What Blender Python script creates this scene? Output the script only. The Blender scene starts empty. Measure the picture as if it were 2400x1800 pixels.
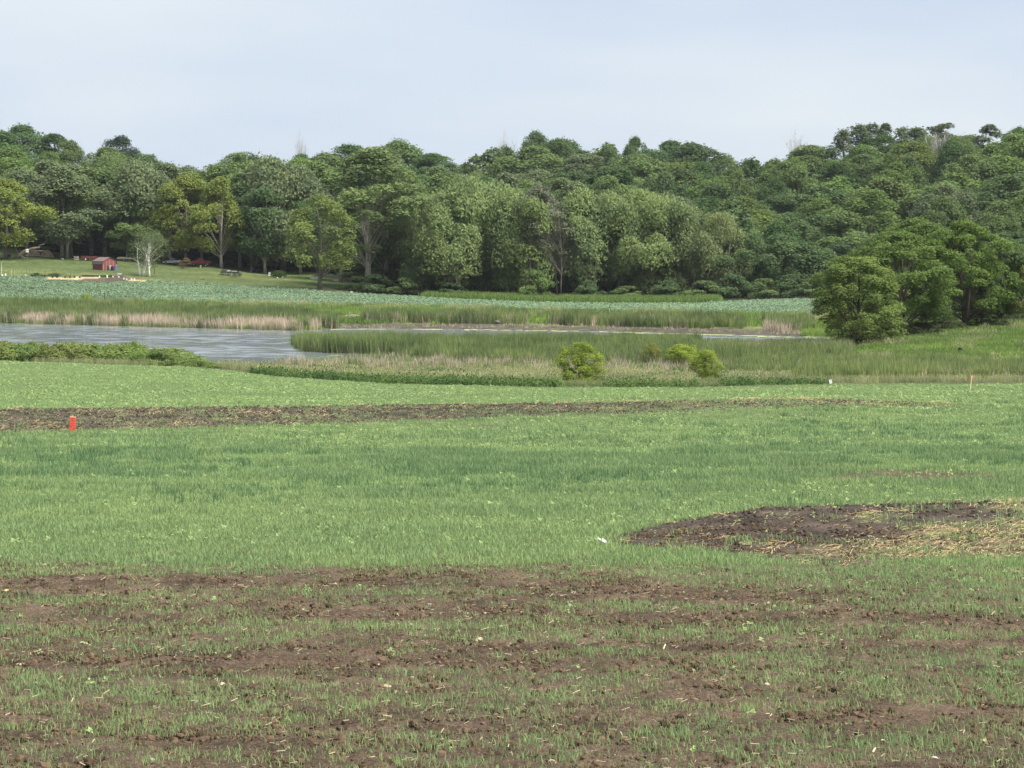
import bpy, math, random
import numpy as np
from mathutils import Vector, Matrix

# ------------------------------------------------------------------ camera, sky, sun, exposure
scene = bpy.context.scene
F = 6000.0                      # focal length in photo pixels (2400 x 1800)
CAMZ = 10.8                     # eye height above the pond
PITCH = math.atan(300.0 / F)    # horizon at photo row 600
cam_d = bpy.data.cameras.new("camera")
cam = bpy.data.objects.new("camera", cam_d)
scene.collection.objects.link(cam)
cam.location = (0, 0, CAMZ)
cam.rotation_euler = (math.pi / 2 - PITCH, 0, 0)
cam_d.sensor_fit = 'HORIZONTAL'
cam_d.sensor_width = 36.0
cam_d.lens = 36.0 * F / 2400.0
cam_d.clip_start = 0.5
cam_d.clip_end = 9000
scene.camera = cam

SUN_EL, SUN_AZ = math.radians(56), math.radians(125)   # azimuth clockwise from +Y
SUN_STRENGTH, SUN_ANGLE = 3.9, math.radians(38)
SKY_NISHITA, CLOUD_MIX = 0.05, 0.88
EXPOSURE = 1.25
world = bpy.data.worlds.new("World")
scene.world = world
world.use_nodes = True
wn, wl = world.node_tree.nodes, world.node_tree.links
wn.clear()
w_out = wn.new('ShaderNodeOutputWorld')
w_bg = wn.new('ShaderNodeBackground')
w_sky = wn.new('ShaderNodeTexSky')
w_sky.sky_type = 'NISHITA'
w_sky.sun_disc = False
w_sky.sun_elevation = SUN_EL
w_sky.sun_rotation = SUN_AZ
w_sky.altitude = 300
w_sc = wn.new('ShaderNodeVectorMath'); w_sc.operation = 'SCALE'
w_sc.inputs['Scale'].default_value = SKY_NISHITA
wl.new(w_sky.outputs[0], w_sc.inputs[0])
# thin, even cloud veil: broad soft bands of slightly bluer and whiter cloud
w_tc = wn.new('ShaderNodeTexCoord')
w_map = wn.new('ShaderNodeMapping')
w_map.inputs['Scale'].default_value = (2.6, 2.6, 11.0)
w_map.inputs['Rotation'].default_value = (0.0, 0.10, 0.0)
w_map.inputs['Location'].default_value = (0.55, 0.0, 0.35)
wl.new(w_tc.outputs['Generated'], w_map.inputs[0])
w_noise = wn.new('ShaderNodeTexNoise')
w_noise.inputs['Scale'].default_value = 1.0
w_noise.inputs['Detail'].default_value = 4.0
w_noise.inputs['Roughness'].default_value = 0.5
wl.new(w_map.outputs[0], w_noise.inputs['Vector'])
w_ramp = wn.new('ShaderNodeValToRGB')
w_ramp.color_ramp.elements[0].position = 0.36
w_ramp.color_ramp.elements[0].color = (0.268, 0.309, 0.378, 1)
w_ramp.color_ramp.elements[1].position = 0.60
w_ramp.color_ramp.elements[1].color = (0.348, 0.374, 0.397, 1)
wl.new(w_noise.outputs['Fac'], w_ramp.inputs[0])
w_mix = wn.new('ShaderNodeMix'); w_mix.data_type = 'RGBA'
w_mix.inputs[0].default_value = CLOUD_MIX
wl.new(w_sc.outputs[0], w_mix.inputs[6])
wl.new(w_ramp.outputs[0], w_mix.inputs[7])
wl.new(w_mix.outputs[2], w_bg.inputs['Color'])
w_bg.inputs['Strength'].default_value = 1.0
wl.new(w_bg.outputs[0], w_out.inputs[0])

sun_d = bpy.data.lights.new("sun", 'SUN')
sun_d.energy = SUN_STRENGTH
sun_d.angle = SUN_ANGLE
sun_d.color = (1.0, 0.95, 0.87)
sun = bpy.data.objects.new("sun", sun_d)
scene.collection.objects.link(sun)
sdir = Vector((math.sin(SUN_AZ) * math.cos(SUN_EL), math.cos(SUN_AZ) * math.cos(SUN_EL), math.sin(SUN_EL)))
sun.rotation_euler = (-sdir).to_track_quat('-Z', 'Y').to_euler()
sun.location = (0, 0, 200)

scene.view_settings.view_transform = 'Standard'
scene.view_settings.look = 'None'
scene.view_settings.exposure = EXPOSURE
scene.view_settings.gamma = 1.0
scene.view_settings.use_curve_mapping = False
scene.cycles.max_bounces = 6
scene.cycles.diffuse_bounces = 3
scene.cycles.glossy_bounces = 2
scene.cycles.transmission_bounces = 4
scene.cycles.transparent_max_bounces = 4
scene.cycles.caustics_reflective = False
scene.cycles.caustics_refractive = False
scene.cycles.use_denoising = True
try:
    scene.cycles.denoiser = 'OPENIMAGEDENOISE'
    scene.cycles.denoising_input_passes = 'RGB_ALBEDO_NORMAL'
    scene.cycles.denoising_prefilter = 'ACCURATE'
except Exception as ex:
    print('denoiser', ex)

# ------------------------------------------------------------------ helpers
COL = scene.collection
R = np.random.default_rng(7)
CP, SP = math.cos(PITCH), math.sin(PITCH)

def ray(u, v):
    """photo pixel -> direction with y = 1"""
    x, up = (u - 1200.0) / F, (900.0 - v) / F
    dy = CP + up * SP
    dz = -SP + up * CP
    return np.array([x / dy, 1.0, dz / dy])

def proj(x, y, z):
    """world -> photo pixel (arrays)"""
    zz = z - CAMZ
    d = y * CP - zz * SP
    up = y * SP + zz * CP
    return 1200 + F * x / d, 900 - F * up / d

def smooth(e0, e1, x):
    t = np.clip((x - e0) / (e1 - e0), 0, 1)
    return t * t * (3 - 2 * t)

def _hash(ix, iy, seed):
    n = (ix.astype(np.int64) * 374761393 + iy.astype(np.int64) * 668265263 + seed * 974634777) & 0xffffffff
    n = ((n ^ (n >> 13)) * 1274126177) & 0xffffffff
    return ((n ^ (n >> 16)) & 0xffff) / 65535.0

def vnoise(x, y, seed=0):
    x = np.asarray(x, float); y = np.asarray(y, float)
    ix, iy = np.floor(x), np.floor(y)
    fx, fy = x - ix, y - iy
    fx = fx * fx * (3 - 2 * fx); fy = fy * fy * (3 - 2 * fy)
    a, b = _hash(ix, iy, seed), _hash(ix + 1, iy, seed)
    c, d = _hash(ix, iy + 1, seed), _hash(ix + 1, iy + 1, seed)
    return (a * (1 - fx) + b * fx) * (1 - fy) + (c * (1 - fx) + d * fx) * fy

def fbm(x, y, seed=0, oct=4, gain=0.5):
    s, a, t = 0, 1.0, 0
    for o in range(oct):
        s = s + a * vnoise(x * 2 ** o + 17.3 * o, y * 2 ** o - 9.1 * o, seed + o)
        t += a; a *= gain
    return s / t

def in_poly(px, py, poly):
    px = np.asarray(px); py = np.asarray(py)
    ins = np.zeros(px.shape, bool)
    n = len(poly)
    for i in range(n):
        x1, y1 = poly[i]; x2, y2 = poly[(i + 1) % n]
        c = ((y1 > py) != (y2 > py)) & (px < (x2 - x1) * (py - y1) / (y2 - y1 + 1e-12) + x1)
        ins ^= c
    return ins

def seg_dist(px, py, poly, closed=True):
    d = np.full(px.shape, 1e9)
    n = len(poly)
    for i in range(n if closed else n - 1):
        x1, y1 = poly[i]; x2, y2 = poly[(i + 1) % n]
        dx, dy = x2 - x1, y2 - y1
        t = np.clip(((px - x1) * dx + (py - y1) * dy) / (dx * dx + dy * dy + 1e-12), 0, 1)
        d = np.minimum(d, np.hypot(px - x1 - t * dx, py - y1 - t * dy))
    return d

def pl(u, pts):
    return np.interp(u, [p[0] for p in pts], [p[1] for p in pts])

# ------------------------------------------------------------------ terrain
NEAR = [(-400, 9.3), (-8, 9.1), (1, 9.1), (10, 6.5), (25, 5.795), (60, 4.81), (100, 3.68), (140, 2.55), (167, 1.8)]
COLS = {
 -900: [(235, 1.16), (243, .7), (256, 0), (418, 0), (440, 3.1), (500, 7.1), (525, 8.7), (560, 11.7), (620, 15), (700, 23), (800, 35), (860, 37)],
 0: [(235, 1.16), (243, .7), (256, 0), (413, 0), (440, 3.1), (500, 7.05), (525, 8.6), (560, 11.7), (620, 15), (700, 23), (800, 35), (860, 37)],
 240: [(230, 1.1), (243, .6), (256, 0), (406, 0), (440, 2.9), (500, 6.6), (525, 8.0), (560, 10.3), (620, 13.5), (700, 21), (800, 31), (860, 32)],
 466: [(225, .97), (240, .3), (250, 0), (390, 0), (430, 2.9), (500, 5.6), (545, 8.2), (620, 12), (700, 18), (800, 26), (860, 27)],
 640: [(205, 1.1), (225, .4), (245, 0), (378, 0), (420, 2.7), (500, 4.8), (545, 6.7), (620, 11), (700, 17), (800, 26.5), (860, 28)],
 900: [(190, 1.3), (215, .35), (240, .1), (300, 0), (385, 0), (410, 2.3), (500, 3.3), (545, 5), (620, 10), (700, 18), (800, 30), (860, 32)],
 1100: [(187, 1.35), (215, .35), (240, .15), (300, 0), (377, 0), (410, 2.1), (495, 2.5), (545, 4.5), (620, 10), (700, 17), (800, 26), (860, 28)],
 1300: [(185, 1.4), (215, .35), (240, .15), (300, 0), (370, 0), (410, 2.0), (490, 2.06), (545, 4.5), (620, 10), (700, 18), (800, 32), (860, 34)],
 1600: [(185, 1.4), (215, .4), (240, .2), (300, 0), (358, 0), (395, 1.9), (480, 2.0), (520, 3.5), (600, 10), (700, 19), (800, 32), (860, 33)],
 1750: [(185, 1.5), (215, .4), (240, .2), (300, 0), (350, 0), (380, 1.8), (480, 2.6), (520, 3), (600, 9), (700, 18), (800, 27), (860, 29)],
 1935: [(185, 1.5), (215, .5), (240, .35), (262, .7), (300, .1), (341, 0), (370, 1.9), (480, 3.0), (520, 3), (600, 9), (700, 20), (800, 33), (860, 35)],
 2100: [(185, 1.5), (215, .5), (240, .45), (262, 1.5), (285, 2.0), (300, 2.2), (340, 2.4), (480, 4), (600, 10), (700, 22), (800, 36), (860, 38)],
 2400: [(185, 1.55), (215, .5), (240, .5), (262, 1.7), (285, 2.2), (300, 2.4), (340, 2.9), (480, 5), (600, 12), (700, 24), (800, 36), (860, 38)],
 3300: [(185, 1.55), (215, .6), (240, .8), (262, 1.9), (285, 2.4), (300, 2.7), (340, 3.2), (480, 6), (600, 13), (700, 25), (800, 36), (860, 38)],
}
FAR = [(950, None), (1300, 30), (3200, 26)]
TY = np.concatenate([np.arange(-400, 0, 8.0), np.arange(0, 320, 2.0), np.arange(320, 1000, 4.0), np.arange(1000, 3201, 50.0)])
cu = sorted(COLS)
TT = []
for u in cu:
    k = NEAR + COLS[u]
    k = k + [(950, k[-1][1] - 2), (1300, 28), (3300, 24)]
    z = np.interp(TY, [p[0] for p in k], [p[1] for p in k])
    zs = z.copy()                      # soften the knots
    for it in range(2):
        zs[1:-1] = 0.25 * zs[:-2] + 0.5 * zs[1:-1] + 0.25 * zs[2:]
    TT.append(np.where((TY > 20), zs, z))
TT = np.array(TT)
TA = (np.array(cu) - 1200.0) / F

def table(a, y):
    a = np.clip(a, TA[0] + 1e-6, TA[-1] - 1e-6)
    y = np.clip(y, TY[0], TY[-1] - 1e-3)
    i = np.clip(np.searchsorted(TA, a) - 1, 0, len(TA) - 2)
    j = np.clip(np.searchsorted(TY, y) - 1, 0, len(TY) - 2)
    fa = (a - TA[i]) / (TA[i + 1] - TA[i]); fa = fa * fa * (3 - 2 * fa)
    fy = (y - TY[j]) / (TY[j + 1] - TY[j])
    return (TT[i, j] * (1 - fa) + TT[i + 1, j] * fa) * (1 - fy) + (TT[i, j + 1] * (1 - fa) + TT[i + 1, j + 1] * fa) * fy

def flat(u, v, z=0.0):
    d = ray(u, v)
    Y = (z - CAMZ) / d[2]
    return (d[0] * Y, Y)

POND_PX = [(-900, 748), (-400, 752), (0, 757), (350, 766), (700, 775), (760, 771), (900, 770), (1150, 772), (1400, 776), (1650, 782),
           (1900, 789), (1985, 792), (1985, 800), (1900, 815), (1750, 816), (1500, 816), (1200, 816), (1000, 815), (760, 812), (716, 805),
           (686, 803), (684, 808), (712, 823), (760, 827), (900, 830), (980, 832), (1015, 836), (1000, 841), (900, 845), (800, 853), (700, 860),
           (560, 862), (480, 860), (300, 850), (0, 849), (-900, 849)]
POND = [flat(u, v) for u, v in POND_PX]

BERM1 = [flat(u, v, 4.95) for u, v in [(1440, 1290), (1560, 1262), (1800, 1240), (2100, 1226), (2400, 1214), (3000, 1200)]]
BERM2 = [flat(u, v, 3.0) for u, v in [(-600, 1030), (0, 1003), (300, 996), (700, 988), (1100, 980), (1500, 966), (1900, 948), (2260, 932)]]

def berm_profile(x, y, line, near, far, h, taper0, taper1):
    """signed offset along +y from the crest line; returns height"""
    lx = np.array([p[0] for p in line]); ly = np.array([p[1] for p in line])
    o = np.argsort(lx); lx, ly = lx[o], ly[o]
    d = y - np.interp(x, lx, ly)
    s = np.where(d < 0, smooth(-near, 0, d), 1 - smooth(0, far, d))
    t = smooth(lx[0] - taper0 * 0.3, lx[0] + taper0, x) * (1 - smooth(lx[-1] - taper1, lx[-1] + 0.3 * taper1, x))
    return h * s * t, d, t

def H(x, y):
    x = np.asarray(x, float); y = np.asarray(y, float)
    ye = np.maximum(y, 30.0)
    z = table(x / ye, y)
    pin = in_poly(x, y, POND)
    near_pond = (y > 180) & (y < 460)
    pd = np.where(near_pond, seg_dist(x, y, POND), 50.0)
    z = np.where(pin & near_pond, -np.minimum(1.2, 0.03 + 0.10 * pd), z)
    z = np.where(~pin & near_pond, np.maximum(z, 0.04 + 0.02 * np.minimum(pd, 6)), z)
    b1 = berm_profile(x, y, BERM1, 9.0, 5.0, 0.42, 4.0, 3.0)[0]
    b2 = berm_profile(x, y, BERM2, 15.0, 9.0, 0.62, 10.0, 12.0)[0]
    z = z + b1 + b2
    und = 0.10 * (fbm(x / 14, y / 14, 3, 3) - 0.5) * smooth(20, 40, y) * (1 - smooth(225, 240, y))
    far = 0.5 * (fbm(x / 40, y / 40, 5, 3) - 0.5) * smooth(430, 520, y)
    return z + und + far

def G(u, v, ymin=18.0, ymax=1200.0):
    """photo pixel -> first ground point on its ray"""
    d = ray(u, v)
    ys = ymin * (ymax / ymin) ** np.linspace(0, 1, 1600)
    dz = CAMZ + d[2] * ys - H(d[0] * ys, ys)
    k = np.argmax(dz < 0)
    if not (dz < 0).any():
        k = len(ys) - 1
    y0, y1 = ys[max(k - 1, 0)], ys[k]
    for _ in range(24):
        ym = 0.5 * (y0 + y1)
        if CAMZ + d[2] * ym - float(H(d[0] * ym, ym)) < 0: y1 = ym
        else: y0 = ym
    ym = 0.5 * (y0 + y1)
    return Vector((d[0] * ym, ym, float(H(d[0] * ym, ym))))

def at(u, Y):
    """column of the photo at a given distance, on the ground"""
    x = ray(u, 700)[0] * Y
    return Vector((x, Y, float(H(x, Y))))

# ------------------------------------------------------------------ region lines in photo pixels (ground contact)
FE = [(-600, 843), (0, 846), (466, 862), (651, 884), (900, 900), (1302, 909), (1628, 909), (1845, 903), (2400, 900), (3000, 900)]
SU = [(-600, 640), (0, 648), (240, 653), (640, 675), (900, 693), (1100, 703), (1300, 710), (1600, 713), (1750, 706), (1935, 700), (2200, 697), (3000, 690)]
SL = [(-600, 700), (0, 706), (700, 720), (1200, 731), (1900, 745), (2100, 748), (3000, 755)]
LE = [(-600, 583), (0, 588), (240, 602), (466, 618), (640, 645), (850, 684), (900, 693), (3000, 690)]

def new_mesh(name, verts, faces, smooth_shade=False):
    """verts (N,3), faces (M,k) array of constant k"""
    me = bpy.data.meshes.new(name)
    verts = np.asarray(verts, np.float32); faces = np.asarray(faces, np.int32)
    m, k = faces.shape
    me.vertices.add(len(verts)); me.vertices.foreach_set('co', verts.ravel())
    me.loops.add(m * k); me.loops.foreach_set('vertex_index', faces.ravel())
    me.polygons.add(m)
    me.polygons.foreach_set('loop_start', np.arange(0, m * k, k, dtype=np.int32))
    me.polygons.foreach_set('loop_total', np.full(m, k, np.int32))
    if smooth_shade:
        me.polygons.foreach_set('use_smooth', np.ones(m, bool))
    me.update(calc_edges=True)
    return me

def fattr(me, name, data, domain='FACE'):
    a = me.attributes.new(name, 'FLOAT', domain)
    a.data.foreach_set('value', np.asarray(data, np.float32))

def link(name, data, parent=None, **props):
    o = bpy.data.objects.new(name, data)
    COL.objects.link(o)
    if parent is not None: o.parent = parent
    for k, val in props.items(): o[k] = val
    return o

def thing(name, label, cat, loc=(0, 0, 0), rz=0.0, group=None, s=1.0):
    o = bpy.data.objects.new(name, None)
    COL.objects.link(o)
    o.empty_display_size = 0.3
    o.location = loc; o.rotation_euler = (0, 0, rz); o.scale = (s, s, s)
    o['label'] = label; o['category'] = cat
    if group: o['group'] = group
    return o

def tag(o, label, cat, group=None):
    o['label'] = label; o['category'] = cat
    if group: o['group'] = group
    return o

# ------------------------------------------------------------------ materials
MATS = {}
def pm(name, col, rough=0.7, metal=0.0, var=0.18, scale=6.0, spec=0.3):
    """plain painted / wooden / metal surface with procedural mottling"""
    if name in MATS: return MATS[name]
    m = bpy.data.materials.new(name); m.use_nodes = True
    n, l = m.node_tree.nodes, m.node_tree.links
    b = n['Principled BSDF']
    tc = n.new('ShaderNodeTexCoord'); no = n.new('ShaderNodeTexNoise')
    no.inputs['Scale'].default_value = scale; no.inputs['Detail'].default_value = 5
    l.new(tc.outputs['Object'], no.inputs['Vector'])
    mr = n.new('ShaderNodeMapRange'); mr.inputs[1].default_value = 0.25; mr.inputs[2].default_value = 0.75
    mr.inputs[3].default_value = 1 - var; mr.inputs[4].default_value = 1 + var
    l.new(no.outputs['Fac'], mr.inputs[0])
    vm = n.new('ShaderNodeVectorMath'); vm.operation = 'SCALE'
    vm.inputs[0].default_value = col
    l.new(mr.outputs[0], vm.inputs['Scale'])
    l.new(vm.outputs[0], b.inputs['Base Color'])
    b.inputs['Roughness'].default_value = rough
    b.inputs['Metallic'].default_value = metal
    b.inputs['Specular IOR Level'].default_value = spec
    MATS[name] = m
    return m

def foliage_mat(name, source, base=None, spread=0.5, trans=0.35, hue=(1.25, 1.0, 0.55), rough=0.6, gloss=0.0):
    """leaf material; base colour from the object's own colour ('OBJECT') or fixed; tint attribute varies leaf by leaf.
    source: 'OBJECT' for real objects, 'INSTANCER' for scattered plants"""
    m = bpy.data.materials.new(name); m.use_nodes = True
    n, l = m.node_tree.nodes, m.node_tree.links
    n.clear()
    out = n.new('ShaderNodeOutputMaterial')
    at1 = n.new('ShaderNodeAttribute'); at1.attribute_name = 'tint'; at1.attribute_type = 'GEOMETRY'
    if source == 'INSTANCER':
        at2 = n.new('ShaderNodeAttribute'); at2.attribute_name = 'itint'; at2.attribute_type = 'INSTANCER'
        t2 = at2.outputs['Fac']
    else:
        oi2 = n.new('ShaderNodeObjectInfo'); t2 = oi2.outputs['Random']
    add = n.new('ShaderNodeMath'); add.operation = 'MULTIPLY_ADD'
    l.new(t2, add.inputs[0]); add.inputs[1].default_value = 0.55 if source == 'INSTANCER' else 0.12
    mul = n.new('ShaderNodeMath'); mul.operation = 'MULTIPLY'
    l.new(at1.outputs['Fac'], mul.inputs[0]); mul.inputs[1].default_value = 0.45 if source == 'INSTANCER' else 0.88
    l.new(mul.outputs[0], add.inputs[2])
    # tint 0..1 -> brightness and hue
    mr = n.new('ShaderNodeMapRange'); l.new(add.outputs[0], mr.inputs[0])
    mr.inputs[3].default_value = 1 - spread; mr.inputs[4].default_value = 1 + spread
    if base is None:
        oi = n.new('ShaderNodeObjectInfo'); col = oi.outputs['Color']
    else:
        rgb = n.new('ShaderNodeRGB'); rgb.outputs[0].default_value = (*base, 1); col = rgb.outputs[0]
    huem = n.new('ShaderNodeMix'); huem.data_type = 'RGBA'; huem.blend_type = 'MULTIPLY'
    l.new(add.outputs[0], huem.inputs[0]); l.new(col, huem.inputs[6]); huem.inputs[7].default_value = (*hue, 1)
    sc = n.new('ShaderNodeVectorMath'); sc.operation = 'SCALE'
    l.new(huem.outputs[2], sc.inputs[0]); l.new(mr.outputs[0], sc.inputs['Scale'])
    d = n.new('ShaderNodeBsdfDiffuse'); l.new(sc.outputs[0], d.inputs[0])
    tr = n.new('ShaderNodeBsdfTranslucent'); l.new(sc.outputs[0], tr.inputs[0])
    mx = n.new('ShaderNodeMixShader'); mx.inputs[0].default_value = trans
    l.new(d.outputs[0], mx.inputs[1]); l.new(tr.outputs[0], mx.inputs[2])
    last = mx
    if gloss > 0:
        g = n.new('ShaderNodeBsdfGlossy'); g.inputs['Roughness'].default_value = rough
        g.inputs['Color'].default_value = (1, 1, 1, 1)
        mg = n.new('ShaderNodeMixShader'); mg.inputs[0].default_value = gloss
        l.new(mx.outputs[0], mg.inputs[1]); l.new(g.outputs[0], mg.inputs[2]); last = mg
    l.new(last.outputs[0], out.inputs[0])
    return m

M_LEAF = foliage_mat('leaf', 'OBJECT', None, spread=0.24, trans=0.34, hue=(1.06, 1.0, 0.80))
# ------------------------------------------------------------------ what grows where
def field_cover(x, y):
    """sown field: (grass density 0..1, bare dark mound soil 0..1, straw 0..1)"""
    edge = 47.2 + 2.4 * (fbm(x / 5, y * 0 + 1.0, 21, 3) - 0.5) - 6.0 * smooth(-1, 8, x)
    fore = 1 - smooth(-3.0, 2.6, y - edge)                     # 1 in the thin, stony foreground
    band = fbm(x / 5.2 + 0.06 * y, y / 1.55, 31, 3) * 0.68 + fbm(x / 1.1, y / 0.75, 37, 3) * 0.32
    thin = smooth(0.36, 0.64, band + 0.05 * smooth(36, 30, y))
    thin = np.clip(0.12 + 0.78 * thin, 0, 1)
    full = 0.86 + 0.14 * smooth(0.3, 0.6, fbm(x / 4, y / 3, 41, 3))
    # thin reddish strip beyond the near mound, and worn streaks
    st = np.exp(-((y - (75.6 - 0.6 * (x - 10))) / 4.6) ** 4) * smooth(6.5, 9.5, x) * smooth(0.30, 0.48, fbm(x / 3, y / 2.0, 43, 3) + 0.04)
    st2 = np.exp(-((y - (69.0 - 0.3 * (x - 8))) / 2.0) ** 2) * smooth(3, 6, x) * 0.8 * smooth(0.4, 0.6, fbm(x / 3, y / 0.8, 44, 3))
    full = full * np.clip(1 - 0.98 * st - 0.6 * st2, 0, 1)
    d = fore * thin + (1 - fore) * full
    _, d1, t1 = berm_profile(x, y, BERM1, 9, 5, 1, 4.0, 3.0)
    _, d2, t2 = berm_profile(x, y, BERM2, 15, 9, 1, 10, 12)
    wob = 1.6 * (fbm(x / 3, y / 2, 51, 3) - 0.5)
    m1 = smooth(-1.4 - 8.0 * t1, -0.5 - 6.8 * t1, d1 + wob * t1) * (1 - smooth(0.6, 2.0, d1 + wob)) * smooth(0.02, 0.25, t1)
    wob2 = 3.5 * (fbm(x / 6, y / 5, 53, 3) - 0.5)
    lxx = smooth(-30, 26, x)
    m2 = smooth(-(13.5 - 7 * lxx), -(11.0 - 6 * lxx), d2 + wob2) * (1 - smooth(0.5, 2.6, d2 + wob2)) * smooth(0.02, 0.3, t2)
    m2 = m2 * (1 - 0.22 * smooth(-4, 20, x))
    mound = np.maximum(m1, m2)
    # straw: right-hand part of the near mound, patches on the far one
    s1 = m1 * smooth(0.40, 0.62, fbm(x / 2.4, y / 1.6, 61, 3) + 0.075 * (x - 7.9) - 0.045 * (d1 + 4.6))
    s2 = m2 * smooth(0.60, 0.74, fbm(x / 4.5, y / 2.4, 63, 3) + 0.05 * lxx + 0.12 * np.exp(-((x + 18.5) / 3.0) ** 2))
    straw = np.maximum(s1, (0.22 + 0.5 * smooth(-2, 16, x)) * s2)
    weeds = 0.15 * smooth(0.45, 0.65, fbm(x / 2.2, y / 1.5, 67, 3)) + 0.35 * straw * m1 + 0.45 * m2 * lxx + 0.15 * m2
    d = d * (1 - mound) + mound * weeds * 0.45
    return d, mound, straw

def zone_masks(x, y, z):
    u, v = proj(x, np.maximum(y, 15.0), z)
    field = (y < 20) | ((v > pl(u, FE)) & (y < 245))
    soy = (y > 350) & (v < pl(u, SL)) & (v > pl(u, SU)) & (y < 560)
    lawn = (y > 430) & (v <= pl(u, SU)) & (v > pl(u, LE)) & (u < 905) & (y < 640)
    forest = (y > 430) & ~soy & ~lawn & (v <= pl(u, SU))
    hill = ~field & (y > 225) & (y < 460) & (u > 1880) & ~soy
    return u, v, field, soy, lawn, forest, hill

def C(*c): return np.array(c)
SOIL = C(0.104, 0.075, 0.053); DARKSOIL = C(0.072, 0.058, 0.047); STRAW = C(0.24, 0.20, 0.12)
GREENG = C(0.120, 0.175, 0.068)

def ground_colour(x, y, z):
    u, v, field, soy, lawn, forest, hill = zone_masks(x, y, z)
    n1 = fbm(x / 6, y / 6, 71, 4)[:, None]
    n2 = fbm(x / 1.3, y / 1.3, 73, 3)[:, None]
    col = np.tile(C(0.085, 0.10, 0.048), (len(x), 1)) * (0.75 + 0.5 * n1)      # marsh floor
    # far bank grass
    bank = ~field & (y > 320) & (v > pl(u, SL))
    col = np.where(bank[:, None], C(0.115, 0.165, 0.055) * (0.7 + 0.6 * n1), col)
    # mud shore at the channel's far side
    pd = np.where((y > 330) & (y < 420), seg_dist(x, y, POND), 99.0)
    mudm = (smooth(15, 7, pd + 9 * (fbm(x / 9, y / 6, 77, 3) - 0.5)) * smooth(735, 790, u) * (y > 335) * (~field))[:, None]
    algae = (smooth(0.40, 0.60, fbm(x / 12, y / 7, 79, 3)) * smooth(5, 10, pd))[:, None]
    mud = C(0.078, 0.071, 0.054) * (0.6 + 0.8 * n2) * (1 - algae) + C(0.16, 0.20, 0.06) * algae
    col = col * (1 - mudm) + mud * mudm
    # right-hand grass slope
    hg = C(0.125, 0.185, 0.055) * (0.75 + 0.5 * n1)
    col = np.where(hill[:, None], hg, col)
    col = np.where(soy[:, None], C(0.060, 0.082, 0.045) * (0.8 + 0.4 * n1), col)
    stripe = (0.5 + 0.5 * np.sin((y * 0.95 + 0.35 * x) * 2 * math.pi / 5.5))[:, None] * 0.10
    lawnc = (C(0.092, 0.122, 0.046) * (1 - n1 * 0.55 + 0.12) + C(0.04, 0.036, 0.014) * smooth(0.48, 0.7, fbm(x / 16, y / 5, 83, 3))[:, None]) * (0.93 + stripe)
    col = np.where(lawn[:, None], lawnc, col)
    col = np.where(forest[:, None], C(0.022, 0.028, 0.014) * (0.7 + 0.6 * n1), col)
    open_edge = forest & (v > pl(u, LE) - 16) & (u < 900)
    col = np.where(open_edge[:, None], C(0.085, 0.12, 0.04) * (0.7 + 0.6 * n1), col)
    # the sown field
    d, mound, straw = field_cover(x, y)
    soil = SOIL * (0.72 + 0.56 * n2) * (0.9 + 0.2 * n1)
    soil = soil * (1 - mound[:, None]) + DARKSOIL * (0.7 + 0.6 * n2) * mound[:, None]
    soil = soil * (1 - 0.55 * straw[:, None]) + STRAW * (0.55 * straw[:, None]) * (0.6 + 0.8 * n2)
    gcov = (smooth(52, 80, y) * 0.75 * d)[:, None]
    fcol = soil * (1 - gcov) + GREENG * (0.85 + 0.3 * n1) * gcov
    col = np.where(field[:, None], fcol, col)
    # garden bed beside the soybean edge
    gard = in_poly(u, v, GARDEN)
    col = np.where(gard[:, None], C(0.085, 0.066, 0.05) * (0.8 + 0.4 * n2), col)
    strw = in_poly(u, v, GSTRAW) | in_poly(u, v, GSTRAW2)
    col = np.where(strw[:, None], C(0.38, 0.30, 0.18) * (0.85 + 0.3 * n2), col)
    dirt = in_poly(u, v, [(745, 676), (870, 684), (870, 695), (745, 683)])
    col = np.where(dirt[:, None], C(0.12, 0.09, 0.065) * (0.8 + 0.4 * n2), col)
    return np.clip(col, 0.004, 1)

GARDEN = [(170, 655), (250, 651), (262, 646), (290, 648), (320, 654), (335, 658), (250, 661), (190, 660)]
GSTRAW = [(108, 649), (150, 650), (235, 649), (234, 652), (170, 655), (110, 652)]
GSTRAW2 = [(300, 656), (345, 657), (332, 660), (296, 658)]

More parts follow.
